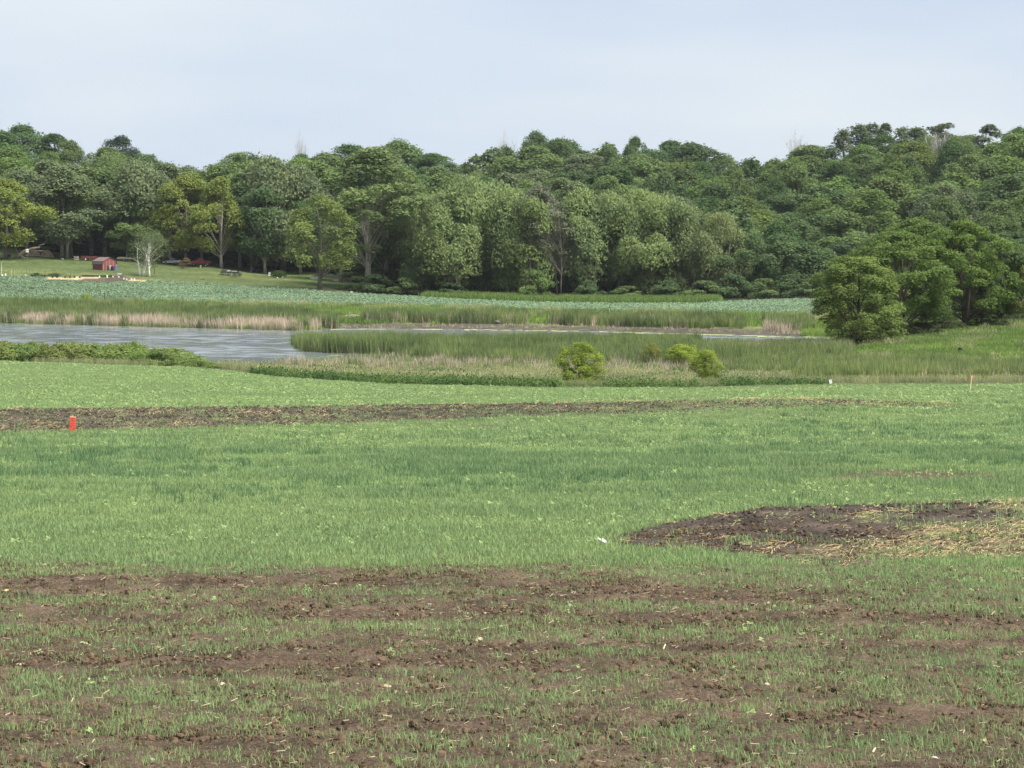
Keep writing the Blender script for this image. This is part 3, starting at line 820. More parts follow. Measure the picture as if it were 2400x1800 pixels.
# ------------------------------------------------------------------ trees of the forest edge, each in its place
EDGE = [
 # kind, u, Y, vtop, width px, colour, name, label
 ('maple0', 14, 543, 415, 150, G_YEL, 'maple_tree', 'yellow-green spreading tree with grey trunk at the far left of the lawn'),
 ('edge1', 66, 562, 394, 146, G_GREY, 'broadleaf_tree', 'grey-green tree behind the leaning dead trunk'),
 ('edge0', 146, 553, 382, 146, G_GREY, 'broadleaf_tree', 'tall grey-green tree with slender trunk left of the red trailer'),
 ('edge3', 158, 556, 392, 109, G_MID, 'broadleaf_tree', 'slim tree, middle of the three pale trunks behind the log pile'),
 ('edge2', 168, 560, 378, 122, G_GREY, 'broadleaf_tree', 'slim grey-green tree, right of the three pale trunks behind the log pile'),
 ('edge2', 215, 566, 389, 134, G_MID, 'broadleaf_tree', 'dark leaning tree behind the red trailer'),
 ('edge1', 248, 570, 394, 146, G_DARK, 'broadleaf_tree', 'dark tree with forked pale trunk above the red shed'),
 ('greywillow', 335, 563, 366, 201, G_GREY, 'willow_tree', 'broad grey-green willow rising behind the birches'),
 ('maple0', 300, 558, 470, 110, G_MID, 'broadleaf_tree', 'mid-green rounded tree just left of the birches'),
 ('maple0', 436, 556, 400, 130, G_YEL, 'maple_tree', 'bright yellow-green tree above the silver car'),
 ('maple1', 400, 560, 455, 110, G_OLIVE, 'maple_tree', 'olive-green tree to the right of the birches above the lawn'),
 ('maple1', 519, None, 408, 112, G_YEL, 'maple_tree', 'yellow-topped tree with tall straight pale trunk behind the loaded wagon'),
 ('edge1', 474, 566, 424, 122, G_DARK, 'broadleaf_tree', 'dark tree in the shade right behind the red pickup'),
 ('edge3', 562, 560, 394, 109, G_MID, 'broadleaf_tree', 'thin-trunked tree with yellowish gaps right of the loaded wagon'),
 ('edge0', 590, 558, 389, 122, G_DARK, 'broadleaf_tree', 'dark dense tree behind the garden tractor'),
 ('greywillow', 664, 556, 352, 207, G_GREY, 'willow_tree', 'tall grey-green willow left of the cottonwood'),
 ('edge1', 622, 548, 434, 109, G_DARK, 'broadleaf_tree', 'dark tree over the flowering bush at the lawn edge'),
 ('edge3', 705, 550, 464, 109, G_DARK, 'broadleaf_tree', 'shaded tree behind the lone lawn tree'),
 ('lone', 749, None, 448, 165, (0.152, 0.205, 0.072), 'lone_tree', 'lone yellow-green tree with bare brown trunk on the lawn corner'),
 ('cotton', 862, 512, 345, 247, (0.128, 0.180, 0.080), 'cottonwood_tree', 'tallest cottonwood with two pale trunks beside the lawn corner'),
 ('cotton2', 905, 520, 378, 149, G_MID, 'cottonwood_tree', 'cottonwood half hidden on the right of the tallest one'),
 ('cotton2', 800, 535, 400, 126, G_MID, 'cottonwood_tree', 'cottonwood behind the lone lawn tree, left of the tallest one'),
 ('willow0', 985, 506, 443, 121, G_WIL, 'willow_tree', 'pale willow first to the right of the tall cottonwood'),
 ('willow3', 1030, 508, 428, 140, G_WIL, 'willow_tree', 'pale willow with upright crown, second from the cottonwood'),
 ('willow1', 1085, 503, 478, 153, (0.187, 0.250, 0.109), 'willow_tree', 'weeping willow with foliage hanging to the ground in mid forest edge'),
 ('willow2', 1140, 512, 408, 147, G_WIL, 'willow_tree', 'tallest pale willow left of the sparse grey tree'),
 ('willow4', 1210, 507, 433, 140, G_WIL, 'willow_tree', 'pale willow with leaning trunk, two left of the sparse grey tree'),
 ('willow0', 1256, 504, 458, 128, (0.181, 0.246, 0.099), 'willow_tree', 'pale willow directly left of the sparse grey tree'),
 ('sparse', 1312, 505, 430, 135, (0.152, 0.178, 0.128), 'sparse_tree', 'sparse grey half-bare tree with fan of pale branches'),
 ('willow3', 1400, 506, 440, 128, G_WIL, 'willow_tree', 'pale willow directly right of the sparse grey tree'),
 ('willow1', 1448, 511, 443, 140, G_WIL, 'willow_tree', 'pale willow, second right of the sparse grey tree'),
 ('willow2', 1508, 505, 453, 153, (0.183, 0.246, 0.106), 'willow_tree', 'willow with dark leaning trunk, third right of the sparse grey tree'),
 ('willow0', 1560, 508, 466, 128, G_WIL, 'willow_tree', 'willow with low crown, third from the right end of the row'),
 ('willow4', 1612, 503, 486, 128, (0.174, 0.226, 0.112), 'willow_tree', 'olive willow next to the right end of the row'),
 ('willow1', 1668, 500, 500, 121, (0.194, 0.244, 0.116), 'willow_tree', 'yellowish willow with leaning trunk at the right end of the row'),
 ('maple0', 1745, 503, 545, 130, G_DARK, 'broadleaf_tree', 'dark round tree just right of the willow row at the soybean edge'),
 ('oak0', 1830, 502, 540, 140, G_DARK, 'broadleaf_tree', 'dark blue-green round tree above the right part of the soybean field'),
 ('oak3', 1905, 502, 555, 130, G_DARK, 'broadleaf_tree', 'dark round tree partly hidden by the right-hand clump'),
 ('oak2', 1985, 540, 560, 140, G_DARK, 'broadleaf_tree', 'dark tree behind the right-hand clump, left end'),
 ('oak5', 2100, 540, 560, 150, G_DARK, 'broadleaf_tree', 'dark tree behind the right-hand clump, middle'),
 ('oak1', 2230, 540, 540, 150, G_DARK, 'broadleaf_tree', 'dark tree behind the right-hand clump, right part'),
 ('oak4', 2370, 540, 540, 150, G_DARK, 'broadleaf_tree', 'dark tree behind the right-hand clump, far right'),
]
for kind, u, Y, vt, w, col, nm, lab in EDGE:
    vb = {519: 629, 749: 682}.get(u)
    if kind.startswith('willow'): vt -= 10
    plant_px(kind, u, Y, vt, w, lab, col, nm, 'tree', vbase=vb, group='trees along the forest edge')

plant_px('birch', 333, None, 528, 92, 'white-barked birch with three stems beside the red shed', (0.125, 0.172, 0.090), 'birch_tree', vbase=648, rz=0.4)
plant_px('birch1', 351, None, 545, 60, 'smaller single-stemmed white birch right of the three-stemmed one', (0.125, 0.172, 0.090), 'birch_tree', vbase=650, rz=2.0)

# low growth under the forest edge
und = [(945, 500, 648), (1060, 499, 660), (1255, 496, 630), (1375, 498, 655), (1470, 498, 668), (1560, 498, 655), (1650, 496, 655), (1720, 494, 640), (1790, 492, 650), (1850, 491, 640), (1905, 490, 650), (845, 506, 645), (880, 503, 640)]
und = sorted(und)
for i, (u, Y, vt) in enumerate(und):
    plant_px('understory', u, Y, vt, R.uniform(60, 85), ('bright green leafy bush at the foot of the willow left of the sparse grey tree' if u == 1255 else
             ORD[i] + ' low bush from the left along the forest edge at the soybeans'), G_BRI if u == 1255 else (G_DARK if i % 2 else G_MID), 'bush', 'bush', group='bushes under the forest edge')
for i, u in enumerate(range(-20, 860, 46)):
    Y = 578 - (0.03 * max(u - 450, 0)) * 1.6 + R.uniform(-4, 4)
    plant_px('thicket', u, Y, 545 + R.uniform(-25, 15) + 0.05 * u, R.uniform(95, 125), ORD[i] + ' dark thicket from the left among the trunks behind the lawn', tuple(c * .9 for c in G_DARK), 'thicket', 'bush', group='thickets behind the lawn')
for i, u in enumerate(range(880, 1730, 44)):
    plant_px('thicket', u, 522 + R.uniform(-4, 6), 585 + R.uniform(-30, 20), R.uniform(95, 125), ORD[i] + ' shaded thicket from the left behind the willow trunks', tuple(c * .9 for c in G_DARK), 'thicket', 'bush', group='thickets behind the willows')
for u, vt, k, lab in [(1012, 430, 0, 'willow filling the gap between the first two pale willows'), (1115, 425, 3, 'willow rising between the weeping and the tallest willow'), (1180, 432, 1, 'willow right behind the tallest pale willow'), (1425, 442, 4, 'willow behind the first two right of the sparse grey tree'),
                      (1478, 440, 2, 'willow rising left of the one with dark leaning trunk'), (1535, 452, 3, 'willow rising right of the one with dark leaning trunk'), (1640, 488, 0, 'willow closing the gap at the right end of the row')]:
    plant_px('willow%d' % k, u, 515, vt, 130, lab, tuple(c * .93 for c in G_WIL), 'willow_tree', 'tree', group='willows behind the front row')
for kind, u, Y, vt, w, col, lab in [('edge1', 960, 528, 400, 120, G_MID, 'mid-green tree behind the first pale willow'), ('edge3', 1060, 530, 405, 120, G_MID, 'mid-green tree showing between the second and weeping willows'), ('edge0', 1180, 532, 395, 125, G_GREY, 'grey-green tree behind the tallest pale willow'),
        ('edge2', 1345, 530, 420, 130, G_GREY, 'grey-green tree behind the sparse grey tree'), ('edge1', 1480, 530, 430, 120, G_MID, 'mid-green tree behind the right-hand willows'), ('edge3', 1590, 528, 455, 120, G_GREY, 'grey-green tree behind the end of the willow row'),
        ('edge0', 40, 575, 385, 130, G_MID, 'mid-green tree above the leaning dead trunk'), ('edge2', 110, 575, 370, 130, G_GREY, 'grey-green tree above the grey barn'), ('edge3', 285, 578, 378, 130, G_MID, 'mid-green tree above the gap left of the birches'), ('edge0', 390, 576, 375, 130, G_GREY, 'grey-green tree above the silver car'),
        ('edge1', 500, 576, 380, 130, G_MID, 'mid-green tree above the red pickup'), ('edge3', 575, 572, 372, 130, G_MID, 'mid-green tree above the garden tractor'), ('edge2', 740, 562, 372, 130, G_MID, 'mid-green tree above the lone lawn tree')]:
    plant_px(kind, u, Y, vt, w, lab, col, 'broadleaf_tree', 'tree', group='second row of the forest edge')

# ------------------------------------------------------------------ clump of trees on the grass slope, right
NEARC = [
 ('near0', 2010, 818, None, 592, 178, (0.150, 0.210, 0.068), 'broadleaf_tree', 'foremost yellow-green tree of the right-hand clump, branches near the ground'),
 ('near1', 2092, 791, None, 548, 240, (0.117, 0.180, 0.058), 'broadleaf_tree', 'broad green tree with two dark trunks behind the foremost one'),
 ('near0', 2030, None, 292, 600, 150, (0.166, 0.215, 0.064), 'broadleaf_tree', 'bright yellow-green tree at the left shoulder of the right-hand clump'),
 ('near2', 2165, None, 305, 515, 215, (0.108, 0.169, 0.058), 'broadleaf_tree', 'tall green tree in the middle of the right-hand clump'),
 ('near1', 2262, 772, None, 520, 215, (0.117, 0.183, 0.054), 'broadleaf_tree', 'vase-shaped green tree with several dark stems on the slope top'),
 ('near2', 2345, None, 318, 565, 190, (0.097, 0.150, 0.064), 'broadleaf_tree', 'dark green tree right of the vase-shaped one'),
 ('near1', 2430, None, 322, 560, 170, (0.131, 0.180, 0.064), 'broadleaf_tree', 'green tree cut by the right edge of the photo'),
 ('near2', 2110, None, 312, 535, 190, (0.112, 0.173, 0.060), 'broadleaf_tree', 'green tree at the back of the right-hand clump, above its dark trunks'),
 ('near1', 2070, None, 322, 575, 170, (0.085, 0.128, 0.050), 'broadleaf_tree', 'dark tree closing the gap behind the foremost tree of the right-hand clump'),
 ('near2', 2150, None, 330, 560, 180, (0.080, 0.122, 0.050), 'broadleaf_tree', 'dark tree behind the tall green one of the right-hand clump'),
 ('near0', 2225, None, 332, 570, 180, (0.080, 0.120, 0.050), 'broadleaf_tree', 'dark low-branched tree left behind the vase-shaped one'),
 ('near0', 2310, None, 334, 575, 180, (0.080, 0.120, 0.050), 'broadleaf_tree', 'dark low-branched tree right behind the vase-shaped one'),
 ('near0', 2395, None, 336, 585, 180, (0.085, 0.125, 0.050), 'broadleaf_tree', 'dark low-branched tree behind the slender pale-stemmed one'),
]
for kind, u, vb, Y, vt, w, col, nm, lab in NEARC:
    if u > 2040: vt -= 12
    plant_px(kind, u, Y, vt, w, lab, col, nm, 'tree', vbase=vb, group='clump of trees on the grass slope')
plant_px('spruce', 2190, None, 640, 160, 'dark spruce with bare brown lower branches in the right-hand clump', (0.059, 0.082, 0.045), 'spruce_tree', vbase=781)
plant_px('spruce', 2300, None, 650, 130, 'dark spruce behind the vase-shaped tree', (0.053, 0.077, 0.045), 'spruce_tree', vbase=771)
plant_px('slim', 2384, None, 618, 62, 'slender pale-stemmed tree near the right edge of the photo', (0.152, 0.191, 0.068), 'slender_tree', vbase=772)
plant_px('slim', 2366, None, 640, 40, 'thin pale-stemmed sapling left of the slender tree', (0.119, 0.158, 0.068), 'slender_tree', vbase=770)
for i, (u, vb, vt) in enumerate([(2060, 800, 762), (2125, 792, 755), (2160, 788, 752), (2215, 778, 748), (2330, 772, 745)]):
    plant_px('scrub%d' % (u % 3), u, None, vt, 80, ORD[i] + ' low dark brush from the left beneath the right-hand clump', (0.073, 0.095, 0.053), 'brush', 'bush', vbase=vb, group='brush under the right-hand clump')
plant_px('seedling', 2250, None, 812, 16, 'small dark spruce seedling in the middle of the grass slope', (0.059, 0.099, 0.068), 'spruce_seedling', 'seedling', vbase=831)
plant_px('seedling', 2372, None, 797, 13, 'smaller dark spruce seedling higher up near the right edge', (0.059, 0.099, 0.068), 'spruce_seedling', 'seedling', vbase=810)

# ------------------------------------------------------------------ bright shrubs in the marsh
SH = (0.222, 0.298, 0.060)
plant_px('shrub0', 1365, None, 796, 98, 'round bright yellow-green shrub standing alone at the field edge', SH, 'marsh_shrub', 'shrub', vbase=896)
plant_px('shrub1', 1530, None, 800, 44, 'thin yellowish shrub, leftmost of the marsh shrub group', (0.224, 0.251, 0.075), 'marsh_shrub', 'shrub', vbase=866)
plant_px('shrub2', 1603, None, 803, 92, 'broad bright green shrub in the middle of the marsh shrub group', SH, 'marsh_shrub', 'shrub', vbase=872)
plant_px('shrub3', 1660, None, 814, 68, 'bright green shrub reaching lowest at the right of the marsh shrub group', SH, 'marsh_shrub', 'shrub', vbase=890)

# willow scrub along the near shore on the left
rs = np.random.default_rng(77)
us = np.concatenate([np.arange(-130, 420, 24), [428, 452, 474]])
for i, u in enumerate(us):
    Y = 246 - 0.016 * max(u, 0) + rs.uniform(-4, 4)
    vt = 800 + rs.uniform(-5, 6) + (14 if u > 330 else 0) + (16 if u > 400 else 0) + (12 if u > 440 else 0)
    c = (0.172 + rs.uniform(-.02, .02), 0.245 + rs.uniform(-.02, .02), 0.088)
    plant_px('scrub%d' % (i % 3), u, Y, vt, rs.uniform(80, 120), ORD[i] + ' pale green willow scrub from the left on the near pond shore', c, 'willow_scrub', 'shrub', group='willow scrub along the near shore')
plant_px('scrub1', 203, None, 688, 26, 'small bright green bush at the soybean edge left of the post', SH, 'small_bush', 'bush', vbase=711)

# ------------------------------------------------------------------ trees of the wooded hill
SKY = [(-200, 300), (0, 292), (60, 288), (130, 300), (230, 335), (330, 352), (420, 362), (500, 350), (600, 345), (700, 348), (800, 332), (880, 325), (960, 315), (1030, 328), (1080, 360),
       (1140, 345), (1230, 306), (1300, 312), (1400, 322), (1450, 338), (1500, 318), (1600, 312), (1680, 335), (1730, 356), (1800, 350), (1850, 332), (1900, 322), (1960, 318), (2060, 310), (2150, 312), (2250, 300), (2400, 290), (2600, 290)]
LM = [(0, 'above the leaning dead trunk'), (180, 'above the red shed'), (330, 'above the birches'), (450, 'above the red pickup'), (590, 'above the garden tractor'), (740, 'above the lone lawn tree'),
      (880, 'above the tallest cottonwood'), (1010, 'above the left willows'), (1150, 'above the middle willows'), (1310, 'above the sparse grey tree'), (1450, 'above the right willows'),
      (1620, 'above the last willow'), (1780, 'above the right soybean field'), (1950, 'left above the right-hand clump'), (2150, 'above the right-hand clump'), (2320, 'at the far right')]
PAL = [('mid-green', G_MID), ('dark green', G_DARK), ('deep green', (0.082, 0.143, 0.060)), ('fresh green', G_BRI), ('olive', G_OLIVE), ('grey-green', G_GREY), ('yellow-green', (0.150, 0.205, 0.072))]
PW = np.array([.28, .21, .23, .16, .03, .06, .03])
rh = np.random.default_rng(11)
rows = np.array([548, 570, 592, 616, 642, 668, 696, 724, 752, 780, 806])
cnt = 0; HT = []
for ri, Y0 in enumerate(rows):
    half = 0.222 * Y0
    sp = 14.0 + 2.2 * (ri / 10)
    xs = np.arange(-half + (ri % 2) * sp / 2, half, sp)
    for x in xs:
        Y = Y0 + rh.uniform(-8, 8); xx = x + rh.uniform(-4, 4)
        u = 1200 + F * xx / Y
        if Y < 600 and u < 900 and Y < 585: continue
        z = float(H(xx, Y))
        ht = rh.uniform(12, 19.5); wd = rh.choice([rh.uniform(9, 13), rh.uniform(13, 17), rh.uniform(17, 22)])
        vs = pl(u, SKY) + rh.uniform(-3, 14)
        zmax = CAMZ + ray(u, vs)[2] * Y
        if ri == len(rows) - 1: ht = zmax - z + rh.uniform(-1.5, 1.0)
        ht = min(ht, zmax - z)
        if ht < 6: continue
        ht = min(ht, 22); wd = min(wd, 1.12 * ht)
        band = 'on the skyline' if ri >= 9 else ('high' if ri >= 6 else ('halfway up' if ri >= 3 else 'low'))
        p = rh.choice(len(PAL), p=PW); nmc, col = PAL[p]
        lm = [b for a, b in LM if u >= a - 60][-1] if u >= -60 else LM[0][1]
        k = rh.uniform(0.9, 1.12)
        where = 'on the wooded skyline' if ri >= 9 else (band + ' the wooded hill' if band.endswith('up') else band + ' on the wooded hill')
        kd = 'oak%d' % rh.integers(0, 7)
        q = rh.random()
        if q < .16: kd = ['edge1', 'edge3', 'maple0', 'maple1'][rh.integers(0, 4)]; wd *= .9
        elif q < .26: kd = 'greywillow'
        elif q < .32: kd = 'thicket'; wd *= 1.15
        HT.append((u, plant(kd, 'hillside_tree', f'{nmc} tree {where} {lm}', 'tree',
              (xx, Y, z - 0.3), ht, wd, tuple(c * k * (0.88 if u > 1560 else 0.96) for c in col), rh.uniform(0, 6.28), 'trees of the wooded hill')))
        cnt += 1
by = {}
for u, o in HT: by.setdefault(o['label'], []).append((u, o))
for lab, l in by.items():
    l.sort(key=lambda q: q[0]); k = len(l)
    for i, (u, o) in enumerate(l):
        if k == 2: o['label'] = lab + [', left one', ', right one'][i]
        elif k == 3: o['label'] = lab + [', left one', ', middle one', ', right one'][i]
        elif k > 3: o['label'] = lab + ', ' + ORD[i] + ' from left'
# singular trees on the skyline
plant_px('oak2', 282, 815, 311, 95, 'dark round tree standing up alone on the left skyline', (0.055, 0.084, 0.068), 'skyline_tree')
plant_px('oak6', 60, 815, 286, 130, 'broad tree forming the high point of the left skyline', (0.092, 0.152, 0.068), 'skyline_tree')
plant_px('bare', 707, 812, 308, 36, 'pale bare tree poking above the skyline left of centre', G_MID, 'bare_tree')
plant_px('bare', 1182, 812, 310, 60, 'bare leafless tree on the skyline near the middle', G_MID, 'bare_tree')
plant_px('bare', 1868, 812, 308, 70, 'bare-topped tree on the skyline right of the middle', G_MID, 'bare_tree')
plant_px('bare', 2192, 780, 300, 85, 'large bare-branched tree below the right skyline', G_GREY, 'bare_tree')
plant_px('oak5', 1255, 815, 302, 80, 'tall dark tree on the skyline right of the leafless one', G_DARK, 'skyline_tree')
plant_px('oak6', 1490, 815, 314, 60, 'small dark tree standing up on the skyline above the right willows', G_DARK, 'skyline_tree')
for u, vt, w, lab in [(1976, 296, 50, 'first slender open-crowned poplar of the row on the right skyline'), (2003, 284, 42, 'second slender open-crowned poplar on the right skyline'),
                      (2036, 281, 60, 'third and widest open-crowned poplar on the right skyline'), (2076, 285, 48, 'fourth open-crowned poplar on the right skyline'), (2108, 290, 52, 'fifth open-crowned poplar on the right skyline'),
                      (2150, 290, 56, 'poplar on the skyline left of the large bare tree'), (2215, 283, 64, 'poplar on the skyline right of the large bare tree'), (2290, 288, 66, 'poplar on the skyline near the right edge')]:
    plant_px('aspen%d' % ((u * 7) % 3), u + (u % 5) * 2 - 4, 806 + (u * 13) % 17, vt + (u % 3) * 2, w * (1.05 + .12 * (u % 4)), lab, (0.112, 0.152, 0.083), 'poplar_tree', group='poplars on the right skyline')
# ------------------------------------------------------------------ ground cover: scattered real plants, clods and straw
def blade_mesh(name, seed, n, h, spread, w, bend, mat, hvar=0.35, seedhead=0.0):
    rng = np.random.default_rng(seed)
    bx = rng.normal(0, spread, n); by = rng.normal(0, spread, n)
    hh = h * rng.uniform(1 - hvar, 1 + hvar * 0.6, n)
    a = rng.uniform(0, 6.28, n); lean = bend * rng.uniform(0.2, 1.0, n) * hh
    fa = rng.uniform(0, 3.14, n)
    wx, wy = np.cos(fa) * w / 2, np.sin(fa) * w / 2
    dx, dy = np.cos(a), np.sin(a)
    P0 = np.stack([bx, by, np.full(n, -0.04 * h)], 1)
    P1 = np.stack([bx + dx * lean * .35, by + dy * lean * .35, hh * .55], 1)
    P2 = np.stack([bx + dx * lean, by + dy * lean, hh * (1 - 0.25 * bend)], 1)
    Wv = np.stack([wx, wy, 0 * wx], 1)
    V = np.stack([P0 - Wv, P0 + Wv, P1 - Wv * .9, P1 + Wv * .9, P2], 1).reshape(-1, 3)
    b = np.arange(n)[:, None] * 5
    Fc = np.concatenate([b + [0, 1, 3], b + [0, 3, 2], b + [2, 3, 4]], 1).reshape(-1, 3)
    ti = np.repeat(np.clip(rng.normal(.5, .22, n), 0, 1), 3)
    if seedhead > 0:
        k = int(n * seedhead); base = len(V)
        s = rng.choice(n, k, replace=False)
        T0 = P2[s]; q = np.array([0, 0, h * .22])
        Wd = Wv[s] * 2.2
        V2 = np.stack([T0 - Wd * .2, T0 + q * .5 - Wd, T0 + q, T0 + q * .5 + Wd], 1).reshape(-1, 3)
        b2 = base + np.arange(k)[:, None] * 4
        Fc = np.concatenate([Fc, np.concatenate([b2 + [0, 1, 2], b2 + [0, 2, 3]], 1).reshape(-1, 3)])
        V = np.concatenate([V, V2]); ti = np.concatenate([ti, np.full(2 * k, 1.0)])
    me = new_mesh(name, V, Fc); fattr(me, 'tint', ti); me.materials.append(mat)
    return me

def leafy_mesh(name, seed, n, r, h, ls, mat, up=0.6, asp=0.66):
    rng = np.random.default_rng(seed)
    d = unit(rng.normal(size=(n, 3))); d[:, 2] = np.abs(d[:, 2])
    P = d * rng.uniform(.5, 1, n)[:, None] * np.array([r, r, h]); P[:, 2] += 0.02
    N = unit(d * .5 + .5 * rng.normal(size=(n, 3)) + np.array([0, 0, up]))
    V, Fq = leaves(rng, P, N, ls, asp)
    V[:, 2] = np.maximum(V[:, 2], -.01)
    me = new_mesh(name, V, Fq); fattr(me, 'tint', np.clip(rng.normal(.5, .22, n), 0, 1)); me.materials.append(mat)
    return me

def clod_mesh(name, seed, mat, sub=2):
    rng = np.random.default_rng(seed)
    import bmesh
    bm = bmesh.new(); bmesh.ops.create_icosphere(bm, subdivisions=sub, radius=1.0)
    k = rng.normal(size=(5, 3)) * 1.6; ph = rng.uniform(0, 6.28, 5)
    for v in bm.verts:
        c = np.array(v.co); f = 1 + sum(0.11 * math.sin(float(k[i] @ c) + ph[i]) for i in range(5)) + rng.uniform(-.09, .09)
        v.co = Vector(c * f) ; v.co.z *= .72
    me = bpy.data.meshes.new(name); bm.to_mesh(me); bm.free()
    me.materials.append(mat)
    return me

def stalk_mesh(name, seed, n, L, spread, w, mat):
    rng = np.random.default_rng(seed)
    a = rng.uniform(0, 6.28, n); el = rng.uniform(-.05, .35, n)
    c = np.stack([rng.normal(0, spread, n), rng.normal(0, spread, n), rng.uniform(.01, .07, n)], 1)
    d = np.stack([np.cos(a) * np.cos(el), np.sin(a) * np.cos(el), np.sin(el)], 1) * (L * rng.uniform(.4, 1.2, n))[:, None] / 2
    s = np.stack([-np.sin(a), np.cos(a), 0 * a + .5], 1) * w / 2
    V = np.stack([c - d - s, c + d - s, c + d + s, c - d + s], 1).reshape(-1, 3)
    me = new_mesh(name, V, np.arange(4 * n).reshape(-1, 4)); fattr(me, 'tint', np.clip(rng.normal(.5, .25, n), 0, 1)); me.materials.append(mat)
    return me

def scatter(name, label, pts, meshes, scl, tint, tilt=0.0, seed=1, sz=None, kind='stuff'):
    pts = np.asarray(pts); n = len(pts)
    if n == 0: return
    rng = np.random.default_rng(seed)
    col = bpy.data.collections.new(name + '_templates')
    for i, m in enumerate(meshes):
        o = bpy.data.objects.new('%s_%02d' % (name, i), m); col.objects.link(o)
    me = bpy.data.meshes.new(name)
    me.vertices.add(n); me.vertices.foreach_set('co', pts.astype(np.float32).ravel())
    rot = np.stack([rng.normal(0, 1, n) * tilt, rng.normal(0, 1, n) * tilt, rng.uniform(0, 6.283, n)], 1)
    a = me.attributes.new('rot', 'FLOAT_VECTOR', 'POINT'); a.data.foreach_set('vector', rot.astype(np.float32).ravel())
    scl = np.broadcast_to(scl, (n,)).astype(np.float32)
    s3 = np.stack([scl, scl, scl * (1 if sz is None else sz)], 1)
    a = me.attributes.new('scl', 'FLOAT_VECTOR', 'POINT'); a.data.foreach_set('vector', s3.astype(np.float32).ravel())
    a = me.attributes.new('idx', 'INT', 'POINT'); a.data.foreach_set('value', rng.integers(0, len(meshes), n).astype(np.int32))
    fattr(me, 'itint', np.broadcast_to(tint, (n,)), 'POINT')
    me.update()
    ng = bpy.data.node_groups.new(name, 'GeometryNodeTree')
    ng.interface.new_socket('Geometry', in_out='INPUT', socket_type='NodeSocketGeometry')
    ng.interface.new_socket('Geometry', in_out='OUTPUT', socket_type='NodeSocketGeometry')
    N, L = ng.nodes, ng.links
    gi, go = N.new('NodeGroupInput'), N.new('NodeGroupOutput')
    ip = N.new('GeometryNodeInstanceOnPoints'); ci = N.new('GeometryNodeCollectionInfo')
    ci.inputs['Collection'].default_value = col
    ci.inputs['Separate Children'].default_value = True
    ci.inputs['Reset Children'].default_value = True
    ip.inputs['Pick Instance'].default_value = True
    def na(nm, ty):
        q = N.new('GeometryNodeInputNamedAttribute'); q.data_type = ty; q.inputs['Name'].default_value = nm
        return [s for s in q.outputs if s.enabled and s.name == 'Attribute'][0]
    L.new(gi.outputs[0], ip.inputs['Points']); L.new(ci.outputs[0], ip.inputs['Instance'])
    L.new(na('idx', 'INT'), ip.inputs['Instance Index'])
    L.new(na('rot', 'FLOAT_VECTOR'), ip.inputs['Rotation'])
    L.new(na('scl', 'FLOAT_VECTOR'), ip.inputs['Scale'])
    L.new(ip.outputs[0], go.inputs[0])
    o = link(name, me); o['kind'] = kind; o['label'] = label
    md = o.modifiers.new('plants', 'NODES'); md.node_group = ng
    return o

def sample(y0, y1, n, rng, amax=0.232):
    y = np.sqrt(rng.uniform(y0 * y0, y1 * y1, n)); x = rng.uniform(-amax, amax, n) * y
    return x, y

M_OAT = foliage_mat('oat_seedling', 'INSTANCER', (0.228, 0.340, 0.165), 0.28, 0.38, (1.15, 1.0, 0.80))
M_WEED = foliage_mat('broadleaf_weed', 'INSTANCER', (0.262, 0.372, 0.172), 0.28, 0.3, (1.1, 1.0, 0.85))
M_SOY = foliage_mat('soybean_leaf', 'INSTANCER', (0.180, 0.265, 0.165), 0.50, 0.25, (1.05, 1.0, 0.95))
M_REED = foliage_mat('cattail_leaf', 'INSTANCER', (0.140, 0.208, 0.088), 0.42, 0.3, (1.36, 1.08, 0.90))
M_DEAD = foliage_mat('dead_cattail', 'INSTANCER', (0.42, 0.365, 0.29), 0.38, 0.25, (1.0, 0.95, 0.9))
M_PALE = foliage_mat('ripe_grass', 'INSTANCER', (0.215, 0.265, 0.130), 0.32, 0.3, (1.45, 1.15, 1.2))
M_GRASS = foliage_mat('meadow_grass', 'INSTANCER', (0.150, 0.238, 0.076), 0.34, 0.3, (1.25, 1.1, 0.85))
M_DARKW = foliage_mat('nettle_leaf', 'INSTANCER', (0.080, 0.148, 0.058), 0.32, 0.3, (1.2, 1.0, 0.7))
M_STRAW = foliage_mat('straw', 'INSTANCER', (0.42, 0.34, 0.20), 0.38, 0.15, (1.0, 0.95, 0.85))
M_LIT = foliage_mat('stalk_litter', 'INSTANCER', (0.30, 0.26, 0.19), 0.45, 0.1, (1.0, 0.95, 0.85))
M_CLOD = foliage_mat('soil_clod', 'INSTANCER', (0.116, 0.082, 0.057), 0.60, 0.0, (1.1, 1.02, 0.95))

